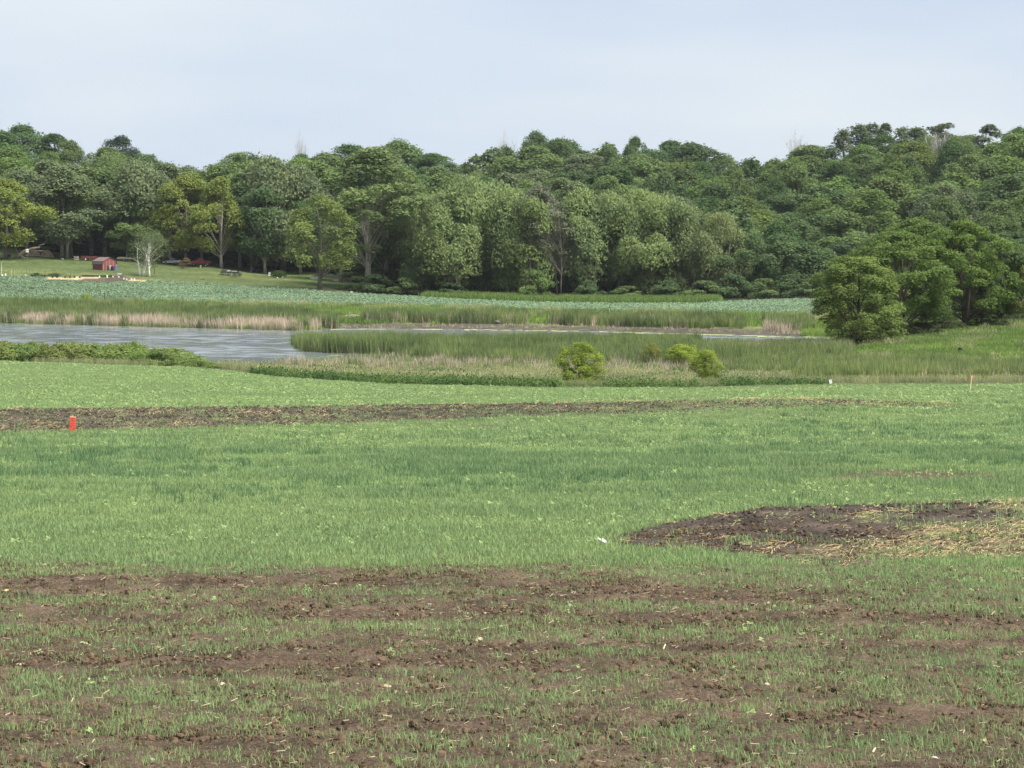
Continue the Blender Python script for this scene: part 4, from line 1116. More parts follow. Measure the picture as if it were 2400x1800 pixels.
def build_field():
    rng = np.random.default_rng(3)
    # thin sowing near the camera
    x, y = sample(20, 53, 125000, rng, 0.25)
    d, mound, straw = field_cover(x, y)
    clump = fbm(x / 0.35, y / 0.35, 131, 2)
    keep = rng.random(len(x)) < np.clip(d * (0.40 + 0.7 * smooth(.35, .65, clump)), 0, 1)
    x, y, d = x[keep], y[keep], d[keep]
    tufts = [blade_mesh('oats', 400 + i, 4, 0.100, 0.060, 0.0068, 0.65, M_OAT) for i in range(6)]
    scatter('oat_seedlings', 'thin bands of green oat seedlings in the stony foreground soil', np.stack([x, y, H(x, y)], 1), tufts,
            rng.uniform(.55, 1.3, len(x)) * (0.7 + 0.35 * d), np.clip(fbm(x / 2, y / 1.5, 133, 3) + rng.normal(0, .12, len(x)), 0, 1), 0.12, 11)
    # full stand
    xs, ys = [], []
    for y0, y1, n in [(46, 90, 42000), (90, 245, 80000)]:
        a, b = sample(y0, y1, n, rng); xs.append(a); ys.append(b)
    x, y = np.concatenate(xs), np.concatenate(ys)
    z = H(x, y); u, v = proj(x, y, z)
    d, mound, straw = field_cover(x, y)
    keep = (v > pl(u, FE) + 1) & (rng.random(len(x)) < d)
    x, y, z = x[keep], y[keep], z[keep]
    dark = smooth(0.50, 0.64, fbm(x / 3.0, y / 1.8, 141, 3) + 0.10 * np.exp(-((y - 78) / 16.0) ** 2) - 0.06)
    dark = dark * np.exp(-((y - 84) / 30.0) ** 2)
    tint = np.clip(0.52 + 0.7 * (fbm(x / 9, y / 5, 143, 3) - 0.5) + 0.5 * (fbm(x / 1.6, y / 1.2, 145, 2) - 0.5) + rng.normal(0, .10, len(x)) - 0.55 * dark, 0, 1)
    tufts = [blade_mesh('oats_full', 420 + i, 26, 0.112, 0.17, 0.013, 0.6, M_OAT) for i in range(6)]
    sc = rng.uniform(.7, 1.25, len(x)) * np.where(y > 90, 1.3, 1.0) * (1 + 0.35 * dark)
    scatter('oat_field', 'full green stand of young oats across the middle of the field', np.stack([x, y, z], 1), tufts, sc, tint, 0.08, 12, sz=np.where(y > 90, 0.7, 1.0) * (1 + .5 * dark))
    # taller dark tufts in the lush part
    x, y = sample(58, 165, 40000, rng)
    z = H(x, y); d, mound, straw = field_cover(x, y)
    lush = smooth(.50, .68, fbm(x / 2.6, y / 2.0, 147, 3)) * (np.exp(-((y - 80) / 14.0) ** 2) + .35 * np.exp(-((y - 118) / 26.0) ** 2) * smooth(0, 10, x)) * (1 - mound)
    keep = rng.random(len(x)) < .75 * lush * smooth(.6, .85, d)
    M_RYE = foliage_mat('volunteer_rye', 'INSTANCER', (0.120, 0.215, 0.110), 0.26, 0.3, (1.1, 1.0, 0.85))
    scatter('rye_tufts', 'taller dark green rye tufts in the lush middle of the oat field', np.stack([x, y, z], 1)[keep], [blade_mesh('rye', 430 + i, 22, 0.26, 0.12, 0.016, 0.4, M_RYE) for i in range(5)], rng.uniform(.7, 1.25, keep.sum()), rng.uniform(.1, .8, keep.sum()), .08, 19)
    # broadleaf weeds: paler flecks
    x, y = sample(22, 240, 90000, rng)
    z = H(x, y); u, v = proj(x, y, z)
    d, mound, straw = field_cover(x, y)
    wd = smooth(0.42, 0.66, fbm(x / 3.5, y / 2.2, 151, 3)) * smooth(24, 60, y) + 0.06
    keep = (v > pl(u, FE) + 1) & (rng.random(len(x)) < np.clip(wd * (0.3 + d) * (1 - mound) + 0.30 * mound, 0, 1) * np.where(y < 50, .55, 1))
    x, y, z = x[keep], y[keep], z[keep]
    ros = [leafy_mesh('weed', 440 + i, 9, 0.09, 0.10, 0.085, M_WEED, 1.0) for i in range(5)]
    scatter('broadleaf_weeds', 'pale green broadleaf weeds flecking the oat field', np.stack([x, y, z], 1), ros, rng.uniform(.6, 1.4, len(x)) * np.where(y > 130, 1.0, np.where(y < 50, .5, .8)) * (1 - .45 * field_cover(x, y)[1]), rng.uniform(.1, 1, len(x)), 0.2, 13)
    # straw on the mounds
    x, y = sample(40, 185, 200000, rng)
    d, mound, straw = field_cover(x, y)
    keep = rng.random(len(x)) < np.clip(straw * 0.55 + 0.05 * mound, 0, 1) * np.where(y > 85, .38, 1)
    x, y = x[keep], y[keep]
    st = [stalk_mesh('straw', 460 + i, 11, 0.11, 0.13, 0.007, M_STRAW) for i in range(5)]
    scatter('loose_straw', 'dry yellow straw strewn over the bare soil mounds', np.stack([x, y, H(x, y) + .01], 1), st, rng.uniform(.7, 1.4, len(x)) * np.where(y > 85, 1.5, 1), np.clip(fbm(x / 2, y / 2, 161, 2) + rng.normal(0, .15, len(x)), 0, 1), 0.1, 14)
    # old stalk litter and pale pebbles between the seedlings
    x, y = sample(21, 50, 3000, rng, 0.25)
    scatter('stalk_litter', 'scattered old corn stalk bits on the foreground soil', np.stack([x, y, H(x, y) + .005], 1), [stalk_mesh('litter', 470 + i, 2, 0.08, 0.10, 0.008, M_LIT) for i in range(5)], rng.uniform(.5, 1.3, len(x)), rng.uniform(0, .9, len(x)), 0.1, 15)
    # clods
    x, y = sample(20.5, 52, 150000, rng, 0.25)
    keep = rng.random(len(x)) < 0.25 + 0.75 * smooth(.4, .65, fbm(x / .9, y / .6, 171, 3))
    x, y = x[keep], y[keep]
    cl = [clod_mesh('clod', 480 + i, M_CLOD, 1) for i in range(6)]
    sc = 0.0135 * np.exp(rng.normal(0.0, .6, len(x))); sc = np.clip(sc, .006, .06)
    scatter('soil_clods', 'crumbly brown clods of worked soil in the foreground', np.stack([x, y, H(x, y) + sc * .25], 1), cl, sc, rng.uniform(0, 1, len(x)), 0.6, 16)
    x, y = sample(44, 180, 200000, rng)
    d, mound, straw = field_cover(x, y)
    keep = rng.random(len(x)) < mound * (1 - .6 * straw)
    x, y = x[keep], y[keep]
    M_DC = foliage_mat('dark_clod', 'INSTANCER', tuple(DARKSOIL * 1.1), 0.42, 0.0, (1.05, 1.0, 0.95))
    cl = [clod_mesh('dark_clod', 490 + i, M_DC, 1) for i in range(4)]
    sc = np.clip(0.024 * np.exp(rng.normal(0, .45, len(x))), .01, .07) * np.where(y > 85, 1.3, 1)
    scatter('mound_clods', 'dark lumpy clods on the bare soil mounds', np.stack([x, y, H(x, y) + sc * .2], 1), cl, sc, rng.uniform(0, 1, len(x)), 0.6, 17)
    x, y = sample(21, 50, 1500, rng, 0.25)
    M_PEB = foliage_mat('pebble', 'INSTANCER', (0.36, 0.31, 0.25), 0.45, 0.0, (1.0, .95, .9))
    sc = np.clip(0.011 * np.exp(rng.normal(0, .4, len(x))), .006, .028)
    scatter('pebbles', 'small pale pebbles scattered in the foreground soil', np.stack([x, y, H(x, y) + sc * .3], 1), [clod_mesh('pebble', 500 + i, M_PEB) for i in range(4)], sc, rng.uniform(0, 1, len(x)), 0.5, 18)
build_field()

def build_soy():
    rng = np.random.default_rng(4)
    x, y = sample(355, 560, 62000, rng, 0.225)
    y = np.round((y + 0.10 * x) / 1.1) * 1.1 - 0.10 * x + rng.normal(0, .16, len(x))      # drilled rows
    z = H(x, y); u, v = proj(x, y, z)
    keep = (v < pl(u, SL) + 1.5 * rng.normal(size=len(x))) & (v > pl(u, SU))
    keep &= ~in_poly(u, v, [(108, 648), (345, 655), (345, 662), (108, 662)])
    x, y, z = x[keep], y[keep], z[keep]
    pl_ = [leafy_mesh('soybean', 520 + i, 20, 0.50, 0.42, 0.24, M_SOY, 0.9) for i in range(6)]
    scatter('soybean_field', 'rows of blue-green young soybeans beyond the pond', np.stack([x, y, z], 1), pl_, rng.uniform(.75, 1.15, len(x)), np.clip(fbm(x / 10, y / 6, 181, 3) + rng.normal(0, .2, len(x)), 0, 1), 0.1, 21)
build_soy()

def build_marsh():
    rng = np.random.default_rng(6)
    reed = [blade_mesh('cattail', 540 + i, 22, 2.0, 0.26, 0.055, 0.22, M_REED, .3) for i in range(6)]
    dead = [blade_mesh('dead_cattail', 550 + i, 14, 1.7, 0.24, 0.055, 0.30, M_DEAD, .45) for i in range(6)]
    pale = [blade_mesh('ripe_grass', 560 + i, 22, 0.8, 0.26, 0.030, 0.35, M_PALE, .4, .5) for i in range(6)]
    gras = [blade_mesh('meadow_grass', 570 + i, 24, 0.55, 0.30, 0.040, 0.5, M_GRASS, .45) for i in range(6)]
    dkw = [leafy_mesh('nettle', 580 + i, 34, 0.55, 0.75, 0.20, M_DARKW, .5, .5) for i in range(5)]
    x, y = sample(178, 470, 420000, rng, 0.228)
    z = H(x, y); u, v = proj(x, y, z)
    r = rng.random(len(x)); nz = fbm(x / 7, y / 5, 191, 3); nz2 = fbm(x / 3, y / 2.5, 193, 3)
    fe = pl(u, FE)
    dry = z > 0.0
    dens_tot = 420000 / (0.228 * (470 ** 2 - 178 ** 2))          # samples per m2
    def take(mask, per_m2):
        return mask & (r < per_m2 / dens_tot)
    def pts(m): return np.stack([x[m], y[m], z[m]], 1)
    def tn(m, s=.12): return np.clip(.5 + 2.3 * (fbm(x[m] / 6, y[m] / 3.0, 195, 4) - .5) + rng.normal(0, s, m.sum()), 0, 1)
    isl = in_poly(u, v, [(680, 800), (716, 802), (760, 810), (1000, 812), (1200, 813), (1500, 813), (1750, 813), (1900, 812), (1995, 798), (1995, 838), (1750, 838), (1500, 836), (1250, 836), (1010, 836), (980, 833), (900, 831), (760, 828), (710, 824), (684, 809)])
    mid = in_poly(u, v, [(985, 838), (1250, 836), (1900, 838), (1990, 835), (1990, 858), (1700, 866), (1400, 868), (1150, 866), (1000, 852), (930, 847)])
    front = in_poly(u, v, [(1650, 868), (1900, 852), (2050, 850), (2400, 866), (2760, 870), (2760, 894), (2400, 893), (1900, 893), (1650, 888)])
    inlet = in_poly(u, v, [(640, 866), (700, 862), (850, 852), (1000, 852), (1150, 866), (1400, 868), (1680, 868), (1680, 884), (1400, 880), (900, 876), (660, 874)])
    farL = in_poly(u, v, [(-300, 712), (0, 717), (400, 729), (700, 742), (785, 752), (785, 764), (700, 766), (350, 757), (0, 748), (-300, 743)])
    deadL = in_poly(u, v, [(-300, 744), (0, 747), (350, 755.5), (700, 764), (785, 762), (790, 772), (700, 775), (350, 766), (0, 757), (-300, 753)])
    farM = (in_poly(u, v, [(850, 744), (1100, 744), (1235, 747), (1235, 760), (850, 757)]) | (in_poly(u, v, [(1290, 750), (1900, 757), (1915, 774), (1650, 770), (1290, 762)]) & (fbm(x / 5, y / 20, 197, 2) > .40)))
    rfar = in_poly(u, v, [(1795, 765), (1850, 765), (1850, 779), (1795, 777)])
    ok = dry
    vis = np.minimum(np.minimum(((u - 1365) / 60) ** 2 + ((v - 902) / 11) ** 2, ((u - 1603) / 50) ** 2 + ((v - 880) / 12) ** 2), ((u - 1660) / 40) ** 2 + ((v - 898) / 10) ** 2)
    low = np.where(vis < 1, .38, 1.0)                              # grass stays short right in front of the shrubs
    # green cattails
    h_is = take(isl & ok, 3.6); h_md = take(mid & ok & (nz2 > .36), 2.6); h_fr = take(front & ok, 2.6); h_in = take(inlet & ok & (nz > .40), 1.6); h_fl = take((farL | (deadL & (nz2 > .62))) & ok, 2.4); h_fm = take(farM & ok, 2.2)
    for nm, lab, m, s, sd in [('island_cattails', 'dense green cattails on the long spit between pond and channel', h_is, (.85, 1.08), 31), ('marsh_cattails', 'green cattails filling the marsh in front of the spit', h_md, (.70, .98), 32),
                              ('right_marsh_reeds', 'dull green reeds between the field and the grass slope', h_fr, (.50, .74), 33), ('inlet_reeds', 'short green reeds along the near side of the inlet', h_in, (.35, .60), 34),
                              ('far_shore_cattails', 'green cattails behind the dead ones on the far left shore', h_fl, (.80, 1.05), 35), ('far_bank_cattails', 'green cattail stands on the bank beyond the channel', h_fm, (.75, 1.0), 36)]:
        k = m.sum(); sc_ = rng.uniform(s[0], s[1], k) * (0.60 + .8 * nz2[m]) * low[m]
        if sd in (31, 32):                                         # the open channel stays visible over the reed tops
            tv = np.where(u[m] > 1640, 799, 783) + rng.normal(0, 4, k) - 26 * (fbm(x[m] / 2.2, y[m] / 3.0, 199, 3) - .5)
            sc_ = np.minimum(sc_, np.clip(CAMZ - z[m] - (tv - 600) * y[m] / F, .35, 2.6) / 2.0)
        scatter(nm, lab, pts(m), reed, sc_, tn(m) * (0.85 if sd != 33 else 1) + (.15 if sd == 33 else 0), .07, sd)
    # dead cattails
    fr_is = isl & ((in_poly(u, v, [(700, 815), (760, 821.5), (980, 827.5), (1010, 831), (1030, 838), (980, 834), (760, 829), (700, 825)])))
    tanR = in_poly(u, v, [(1640, 828), (1760, 825), (1995, 828), (1995, 840), (1660, 839)])
    midrow = in_poly(u, v, [(1080, 822), (1700, 823), (1700, 829), (1080, 829)])
    brush = ((u - 1475) / 75) ** 2 + ((v - 855) / 13) ** 2 < 1
    deadmid = (mid | inlet | (isl & (u > 900))) & (nz > .56) | (in_poly(u, v, [(960, 845), (1180, 850), (1200, 862), (1000, 858)]) & (nz2 > .5))
    for nm, lab, m, s, sd in [('far_shore_dead_cattails', 'pale dead cattails along the far left waterline', take(deadL & ok, 3.7), (.55, 1.12), 41), ('spit_dead_stalks', 'short pale dead stalks along the waterline of the spit', take(fr_is & ok, 3.6), (.28, .55), 42),
                              ('channel_dead_cattails', 'tan dead cattails before the bright water at right', take(tanR & ok, 3.6), (.62, .92), 43), ('marsh_dead_cattails', 'tan dead clumps among the marsh cattails', take((deadmid | (midrow & (nz2 > .42))) & ok, 1.7), (.40, .82), 44),
                              ('bank_dead_cattails', 'tan dead cattails on the bank beyond the channel', take((farM & (nz2 > .50) | rfar) & ok, 2.8), (.62, .95), 45), ('marsh_brush', 'brown dead brush left of the marsh shrub group', take(brush & ok, 2.2), (.55, .85), 46),
                              ('mixed_dead_stems', 'scattered pale dead stems among the green marsh reeds', take((isl | mid | inlet) & ok & (y < 292) & (nz2 > .42), 1.2), (.45, .80), 48),
                              ('right_dead_stems', 'grey dead stems among the right-hand reeds', take(front & ok & (nz > .55), 1.0), (.45, .75), 47)]:
        k = m.sum(); scatter(nm, lab, pts(m), dead, rng.uniform(s[0], s[1], k), tn(m, .2), .10, sd)
    # dark nettles hugging the field edge, ripe grass behind
    wv = 2.5 * (nz - .5)
    dk = (v < fe - 1) & (v > fe - 19 - 7 * wv) & (u > 590) & (u < 1960 + 60 * wv) & (y < 240)
    m = take(dk & ok, 3.2)
    scatter('edge_nettles', 'band of dark green weeds along the far edge of the oat field', pts(m), dkw, rng.uniform(.60, 1.05, m.sum()) * (.75 + .5 * nz2[m]) * (1 - .35 * smooth(1700, 1960, u[m])) * low[m], tn(m, .15), .1, 51)
    pg = (v < fe - 4) & (v > fe - 36 - 8 * wv) & (y < 243) & (u > 440) & (u < 2760)
    pg &= ~((u > 1850) & (v < fe - 9 - 4 * wv))
    m = take(pg & ok, 4.0)
    scatter('ripe_grass', 'pale seeding grass between the oat field and the marsh', pts(m), pale, rng.uniform(.5, .9, m.sum()) * np.where(u[m] > 1850, .72, 1) * low[m], np.clip(tn(m, .2), 0, 1), .12, 52)
    pgl = (v < fe - 0) & (v > fe - 9) & (u <= 470) & (y < 250)
    m = take(pgl & ok, 3.0)
    scatter('shore_grass', 'yellowish grass in front of the willow scrub at left', pts(m), pale, rng.uniform(.35, .6, m.sum()), tn(m, .2) * .6, .1, 53)
    mg = ok & (v < fe - 30) & (y < 300) & (u > 560) & ~isl & (u < 2000)
    m = take(mg, 2.2)
    scatter('marsh_grass', 'mixed green grass on the marsh floor', pts(m), gras, rng.uniform(.9, 1.6, m.sum()), tn(m, .15), .1, 54)
    pd = np.where((y > 330) & (y < 425), seg_dist(x, y, POND), 99.0)
    bank = ok & (y > 335) & (v > pl(u, SL) - 3) & (u < 2050) & ((pd > 9 + 5 * (nz - .5) * 2) | (u < 760))
    m = take(bank, 2.6)
    scatter('bank_grass', 'rough green grass on the bank between channel and soybeans', pts(m), gras, rng.uniform(.7, 1.5, m.sum()) * (.6 + .8 * nz2[m]), tn(m, .15), .1, 55)
    m = take(bank & (nz > .58) & (v < pl(u, SL) + 14), 2.2)
    scatter('bank_ripe_grass', 'pale dry grass tufts along the soybean edge', pts(m), pale, rng.uniform(.7, 1.2, m.sum()), tn(m, .2), .1, 56)
    mudv = ok & (pd < 9) & (y > 338) & (u > 780) & (u < 1960) & (nz2 > .45)
    m = take(mudv, 1.6)
    scatter('mud_stubble', 'short dead stubble on the mud shore of the channel', pts(m), dead, rng.uniform(.12, .30, m.sum()), tn(m, .2), .25, 57)
    hill = ok & (u > 1880) & (y > 228) & (y < 350) & (v < fe - 28)
    m = take(hill, 6.5)
    scatter('slope_grass', 'green meadow grass on the slope below the right-hand clump', pts(m), gras, rng.uniform(.7, 1.2, m.sum()), tn(m, .15), .1, 58)
    m = take(hill & (nz > .55) & (nz2 > .52) & (u > 1980), 1.6)
    scatter('slope_seed_grass', 'pale seed heads leaning in patches on the right-hand slope', pts(m), pale, rng.uniform(.7, 1.1, m.sum()), tn(m, .2) , .18, 59)
    # rank grass strip between soybeans and willows
    x2, y2 = sample(470, 506, 30000, rng, 0.15)
    z2 = H(x2, y2); u2, v2 = proj(x2, y2, z2)
    mm = (u2 > 1000) & (u2 < 1680) & (v2 < pl(u2, SU) + 1) & (v2 > pl(u2, SU) - 9)
    scatter('forest_edge_grass', 'olive grass strip between the soybeans and the willows', np.stack([x2[mm], y2[mm], z2[mm]], 1), gras, rng.uniform(1.3, 2.2, mm.sum()), rng.uniform(0, .2, mm.sum()), .1, 60)
build_marsh()
# ------------------------------------------------------------------ farm yard, garden and small things
class MB:
    def __init__(s): s.V, s.F = [], []
    def box(s, c, d, rz=0.0, taper=1.0, rx=0.0):
        b = len(s.V); hx, hy, hz = d[0] / 2, d[1] / 2, d[2] / 2
        M = Matrix.Rotation(rz, 3, 'Z') @ Matrix.Rotation(rx, 3, 'X')
        for z, k in ((-hz, 1.0), (hz, taper)):
            for x, y in ((-hx, -hy), (hx, -hy), (hx, hy), (-hx, hy)):
                s.V.append(tuple(Vector(c) + M @ Vector((x * k, y * k, z))))
        s.F += [(b, b + 3, b + 2, b + 1), (b + 4, b + 5, b + 6, b + 7), (b, b + 1, b + 5, b + 4), (b + 1, b + 2, b + 6, b + 5), (b + 2, b + 3, b + 7, b + 6), (b + 3, b, b + 4, b + 7)]
        return s
    def cyl(s, p0, p1, r0, r1=None, k=12):
        r1 = r0 if r1 is None else r1
        p0, p1 = Vector(p0), Vector(p1); d = (p1 - p0).normalized()
        a = d.cross(Vector((0, 0, 1)) if abs(d.z) < .9 else Vector((1, 0, 0))).normalized(); c = d.cross(a)
        b = len(s.V)
        for p, r in ((p0, r0), (p1, r1)):
            for i in range(k):
                t = 2 * math.pi * i / k
                s.V.append(tuple(p + r * (a * math.cos(t) + c * math.sin(t))))
        for i in range(k):
            j = (i + 1) % k; s.F.append((b + i, b + j, b + k + j, b + k + i))
        s.F.append(tuple(b + i for i in range(k))[::-1]); s.F.append(tuple(b + k + i for i in range(k)))
        return s
    def ring(s, c, axis, R_, r, k=16, q=6):
        axis = Vector(axis).normalized(); a = axis.cross(Vector((0, 0, 1)) if abs(axis.z) < .9 else Vector((1, 0, 0))).normalized(); e = axis.cross(a)
        b = len(s.V)
        for i in range(k):
            t = 2 * math.pi * i / k; o = a * math.cos(t) + e * math.sin(t)
            for j in range(q):
                f = 2 * math.pi * j / q
                s.V.append(tuple(Vector(c) + o * (R_ + r * math.cos(f)) + axis * r * math.sin(f)))
        for i in range(k):
            for j in range(q):
                i2, j2 = (i + 1) % k, (j + 1) % q
                s.F.append((b + i * q + j, b + i2 * q + j, b + i2 * q + j2, b + i * q + j2))
        return s
    def prism(s, prof, y0, y1, inset=None):
        """profile [(x,z)] extruded along y; inset: per-point narrowing in metres"""
        b = len(s.V); n = len(prof); inset = inset or [0] * n
        for (x, z), i in zip(prof, inset): s.V.append((x, y0 + i, z))
        for (x, z), i in zip(prof, inset): s.V.append((x, y1 - i, z))
        s.F.append(tuple(range(b, b + n))); s.F.append(tuple(range(b + n, b + 2 * n))[::-1])
        for i in range(n):
            j = (i + 1) % n; s.F.append((b + i, b + n + i, b + n + j, b + j))
        return s
    def build(s, name, mat, parent=None, smooth_=False, bevel=0.0):
        me = bpy.data.meshes.new(name); me.from_pydata(s.V, [], s.F)
        import bmesh
        bm = bmesh.new(); bm.from_mesh(me); bmesh.ops.recalc_face_normals(bm, faces=bm.faces)
        if bevel > 0: bmesh.ops.bevel(bm, geom=list(bm.edges), offset=bevel, segments=1, affect='EDGES', clamp_overlap=True)
        bm.to_mesh(me); bm.free(); me.update()
        if smooth_: me.polygons.foreach_set('use_smooth', np.ones(len(me.polygons), bool))
        me.materials.append(mat)
        return link(name, me, parent)

WHITE = pm('white_plastic', (0.78, 0.78, 0.74), .5); BLACK = pm('black_plastic', (0.03, 0.03, 0.032), .6)
REDP = pm('barn_red_siding', (0.185, 0.062, 0.058), .8, var=.3, scale=4); PINKT = pm('faded_red_trim', (0.42, 0.22, 0.20), .8)
ROOF = pm('brown_shingle', (0.145, 0.10, 0.092), .9, var=.25, scale=8); ROOF_SHADED = pm('brown_shingle_shaded', (0.125, 0.083, 0.078), .9, var=.25, scale=8)  # second shingle is a darker copy: shade of the steep slopes in the colour
WOOD = pm('weathered_wood', (0.30, 0.25, 0.19), .85, var=.3); LATH = pm('fresh_lath', (0.60, 0.47, 0.30), .7)
METAL = pm('grey_metal', (0.32, 0.33, 0.34), .45, .6); RUST = pm('dark_rusty_iron', (0.045, 0.042, 0.045), .8, .2)
RUBBER = pm('tyre_rubber', (0.025, 0.025, 0.025), .9); GLASS = pm('dark_window_glass', (0.015, 0.017, 0.02), .12, spec=.6)
CARRED = pm('old_red_car_paint', (0.20, 0.014, 0.022), .35, var=.15, spec=.5); SILVER = pm('silver_car_paint', (0.50, 0.50, 0.52), .35, .4)
MAROON = pm('faded_maroon_paint', (0.12, 0.035, 0.038), .6, var=.25); CHROME = pm('dull_chrome', (0.55, 0.55, 0.55), .3, .8)

def base(u, v, dz=0.0):
    p = G(u, v); return (p.x, p.y, p.z + dz)

# --- red shed with kinked roof, corner towards us
def shed():
    p = G(249, 633)
    e = thing('garden_shed', 'small red wooden shed with brown kinked roof on the mown lawn', 'shed', (p.x - 0.6, p.y + 1.6, p.z - 0.15), math.radians(42))
    L, Wd, hw, he, hr = 3.5, 3.3, 1.35, 2.05, 2.75          # long axis = local x; gable faces +... local -y side is the long wall seen left
    # gable profile across local y
    k = Wd / 2
    m = MB(); b = [(-k, 0), (k, 0), (k, hw), (k * .99, hw + .55), (0, hr - .06), (-k * .99, hw + .55), (-k, hw)]
    for x in (-L / 2, L / 2):
        pass
    V0 = [(-L / 2, y, z) for y, z in b]; V1 = [(L / 2, y, z) for y, z in b]
    m.V = V0 + V1; n = len(b)
    m.F = [tuple(range(n)), tuple(range(n, 2 * n))[::-1]] + [(i, n + i, n + (i + 1) % n, (i + 1) % n) for i in range(n)]
    m.build('wall', REDP, e)
    # roof: two upper slopes, two steep lower slopes
    def slab(a, c, nm, mt):
        t = 0.06; q = MB(); x0, x1 = -L / 2 - .12, L / 2 + .12
        d = Vector((0, c[0] - a[0], c[1] - a[1])).normalized(); nn = Vector((0, -d.z, d.y)) * t
        if nn.z < 0: nn = -nn
        P = [(x0, a[0], a[1]), (x1, a[0], a[1]), (x1, c[0], c[1]), (x0, c[0], c[1])]
        q.V = P + [(p_[0], p_[1] + nn.y, p_[2] + nn.z) for p_ in P]
        q.F = [(0, 1, 2, 3), (7, 6, 5, 4), (0, 4, 5, 1), (1, 5, 6, 2), (2, 6, 7, 3), (3, 7, 4, 0)]
        q.build(nm, mt, e)
    slab((-k * 1.0, hw + .60), (0, hr), 'roof_slope', ROOF); slab((k * 1.0, hw + .60), (0, hr), 'roof_slope', ROOF)
    slab((-k - .16, hw - .06), (-k * 1.0, hw + .62), 'lower_roof', ROOF_SHADED); slab((k + .16, hw - .06), (k * 1.0, hw + .62), 'lower_roof', ROOF_SHADED)
    for y in (-k, k):
        for x in (-L / 2, L / 2):
            MB().box((x, y, hw / 2), (.12, .12, hw)).build('corner_trim', PINKT, e)
    # gable end with double door and battens (local +x end faces right towards camera)
    xg = -L / 2
    for y0 in (-.42, .42):
        MB().box((xg - .03, y0, 1.0), (.05, .80, 1.9)).build('door', REDP, e)
    for y0 in (-.86, 0.0, .86):
        MB().box((xg - .055, y0, 1.05), (.05, .07, 2.05)).build('door_trim', PINKT, e)
    for y0 in np.arange(-1.5, 1.6, .30):
        if abs(y0) > .9: MB().box((xg - .012, y0, .85 + .4 * (1 - abs(y0) / k)), (.03, .035, 1.65)).build('batten', REDP, e)
    for x0 in np.arange(-1.5, 1.6, .38):
        MB().box((x0, -k - .012, .66), (.035, .03, 1.2)).build('batten', REDP, e)
        MB().box((x0, k + .012, .66), (.035, .03, 1.2)).build('batten', REDP, e)
    return e
sh = shed(); sh.rotation_euler = (0, 0, math.radians(135))
# barrels standing at the gable end
def barrel(u, v, col, lab, h=.9, r=.28):
    x, y, z = base(u, v)
    e = thing('barrel', lab, 'barrel', (x, y, z - .03), group='barrels beside the red shed')
    mt = pm('barrel_' + lab.split()[0], col, .5)
    MB().cyl((0, 0, 0), (0, 0, h), r, r * .96, 14).build('body', mt, e, False)
    MB().ring((0, 0, h * .33), (0, 0, 1), r, .018, 14, 4).build('hoop', mt, e)
    MB().ring((0, 0, h * .66), (0, 0, 1), r, .018, 14, 4).build('hoop', mt, e)
    MB().cyl((0, 0, h), (0, 0, h + .04), r * .8, r * .8, 12).build('lid', mt, e)
barrel(252.5, 633, (.03, .08, .07), 'green barrel at the left of the row by the red shed')
barrel(258.5, 633.4, (.55, .48, .40), 'pale barrel in the row by the red shed', .95)
barrel(262.5, 634, (.02, .022, .03), 'black barrel in the row by the red shed')
barrel(266.5, 634.2, (.12, .03, .035), 'maroon barrel in the row by the red shed', .85)
barrel(270.5, 634.2, (.06, .15, .33), 'blue barrel at the right corner of the red shed', 1.05)

def wheel(parent, c, r, w, axis='y', rimmat=None, spokes=0, tyremat=None):
    ax = Vector((0, 1, 0))
    t = MB().ring(c, ax, r - w * .5, w * .5, 18, 8).build('tyre', tyremat or RUBBER, parent, True)
    q = MB()
    if spokes:
        for i in range(spokes):
            a = 2 * math.pi * i / spokes
            q.cyl(c, (c[0] + math.cos(a) * (r - w * .6), c[1], c[2] + math.sin(a) * (r - w * .6)), .02, .02, 5)
        q.cyl((c[0], c[1] - .08, c[2]), (c[0], c[1] + .08, c[2]), .07, .07, 8)
    else:
        q.cyl((c[0], c[1] - w * .3, c[2]), (c[0], c[1] + w * .3, c[2]), r * .62, r * .62, 14)
    q.build('rim', rimmat or METAL, parent)

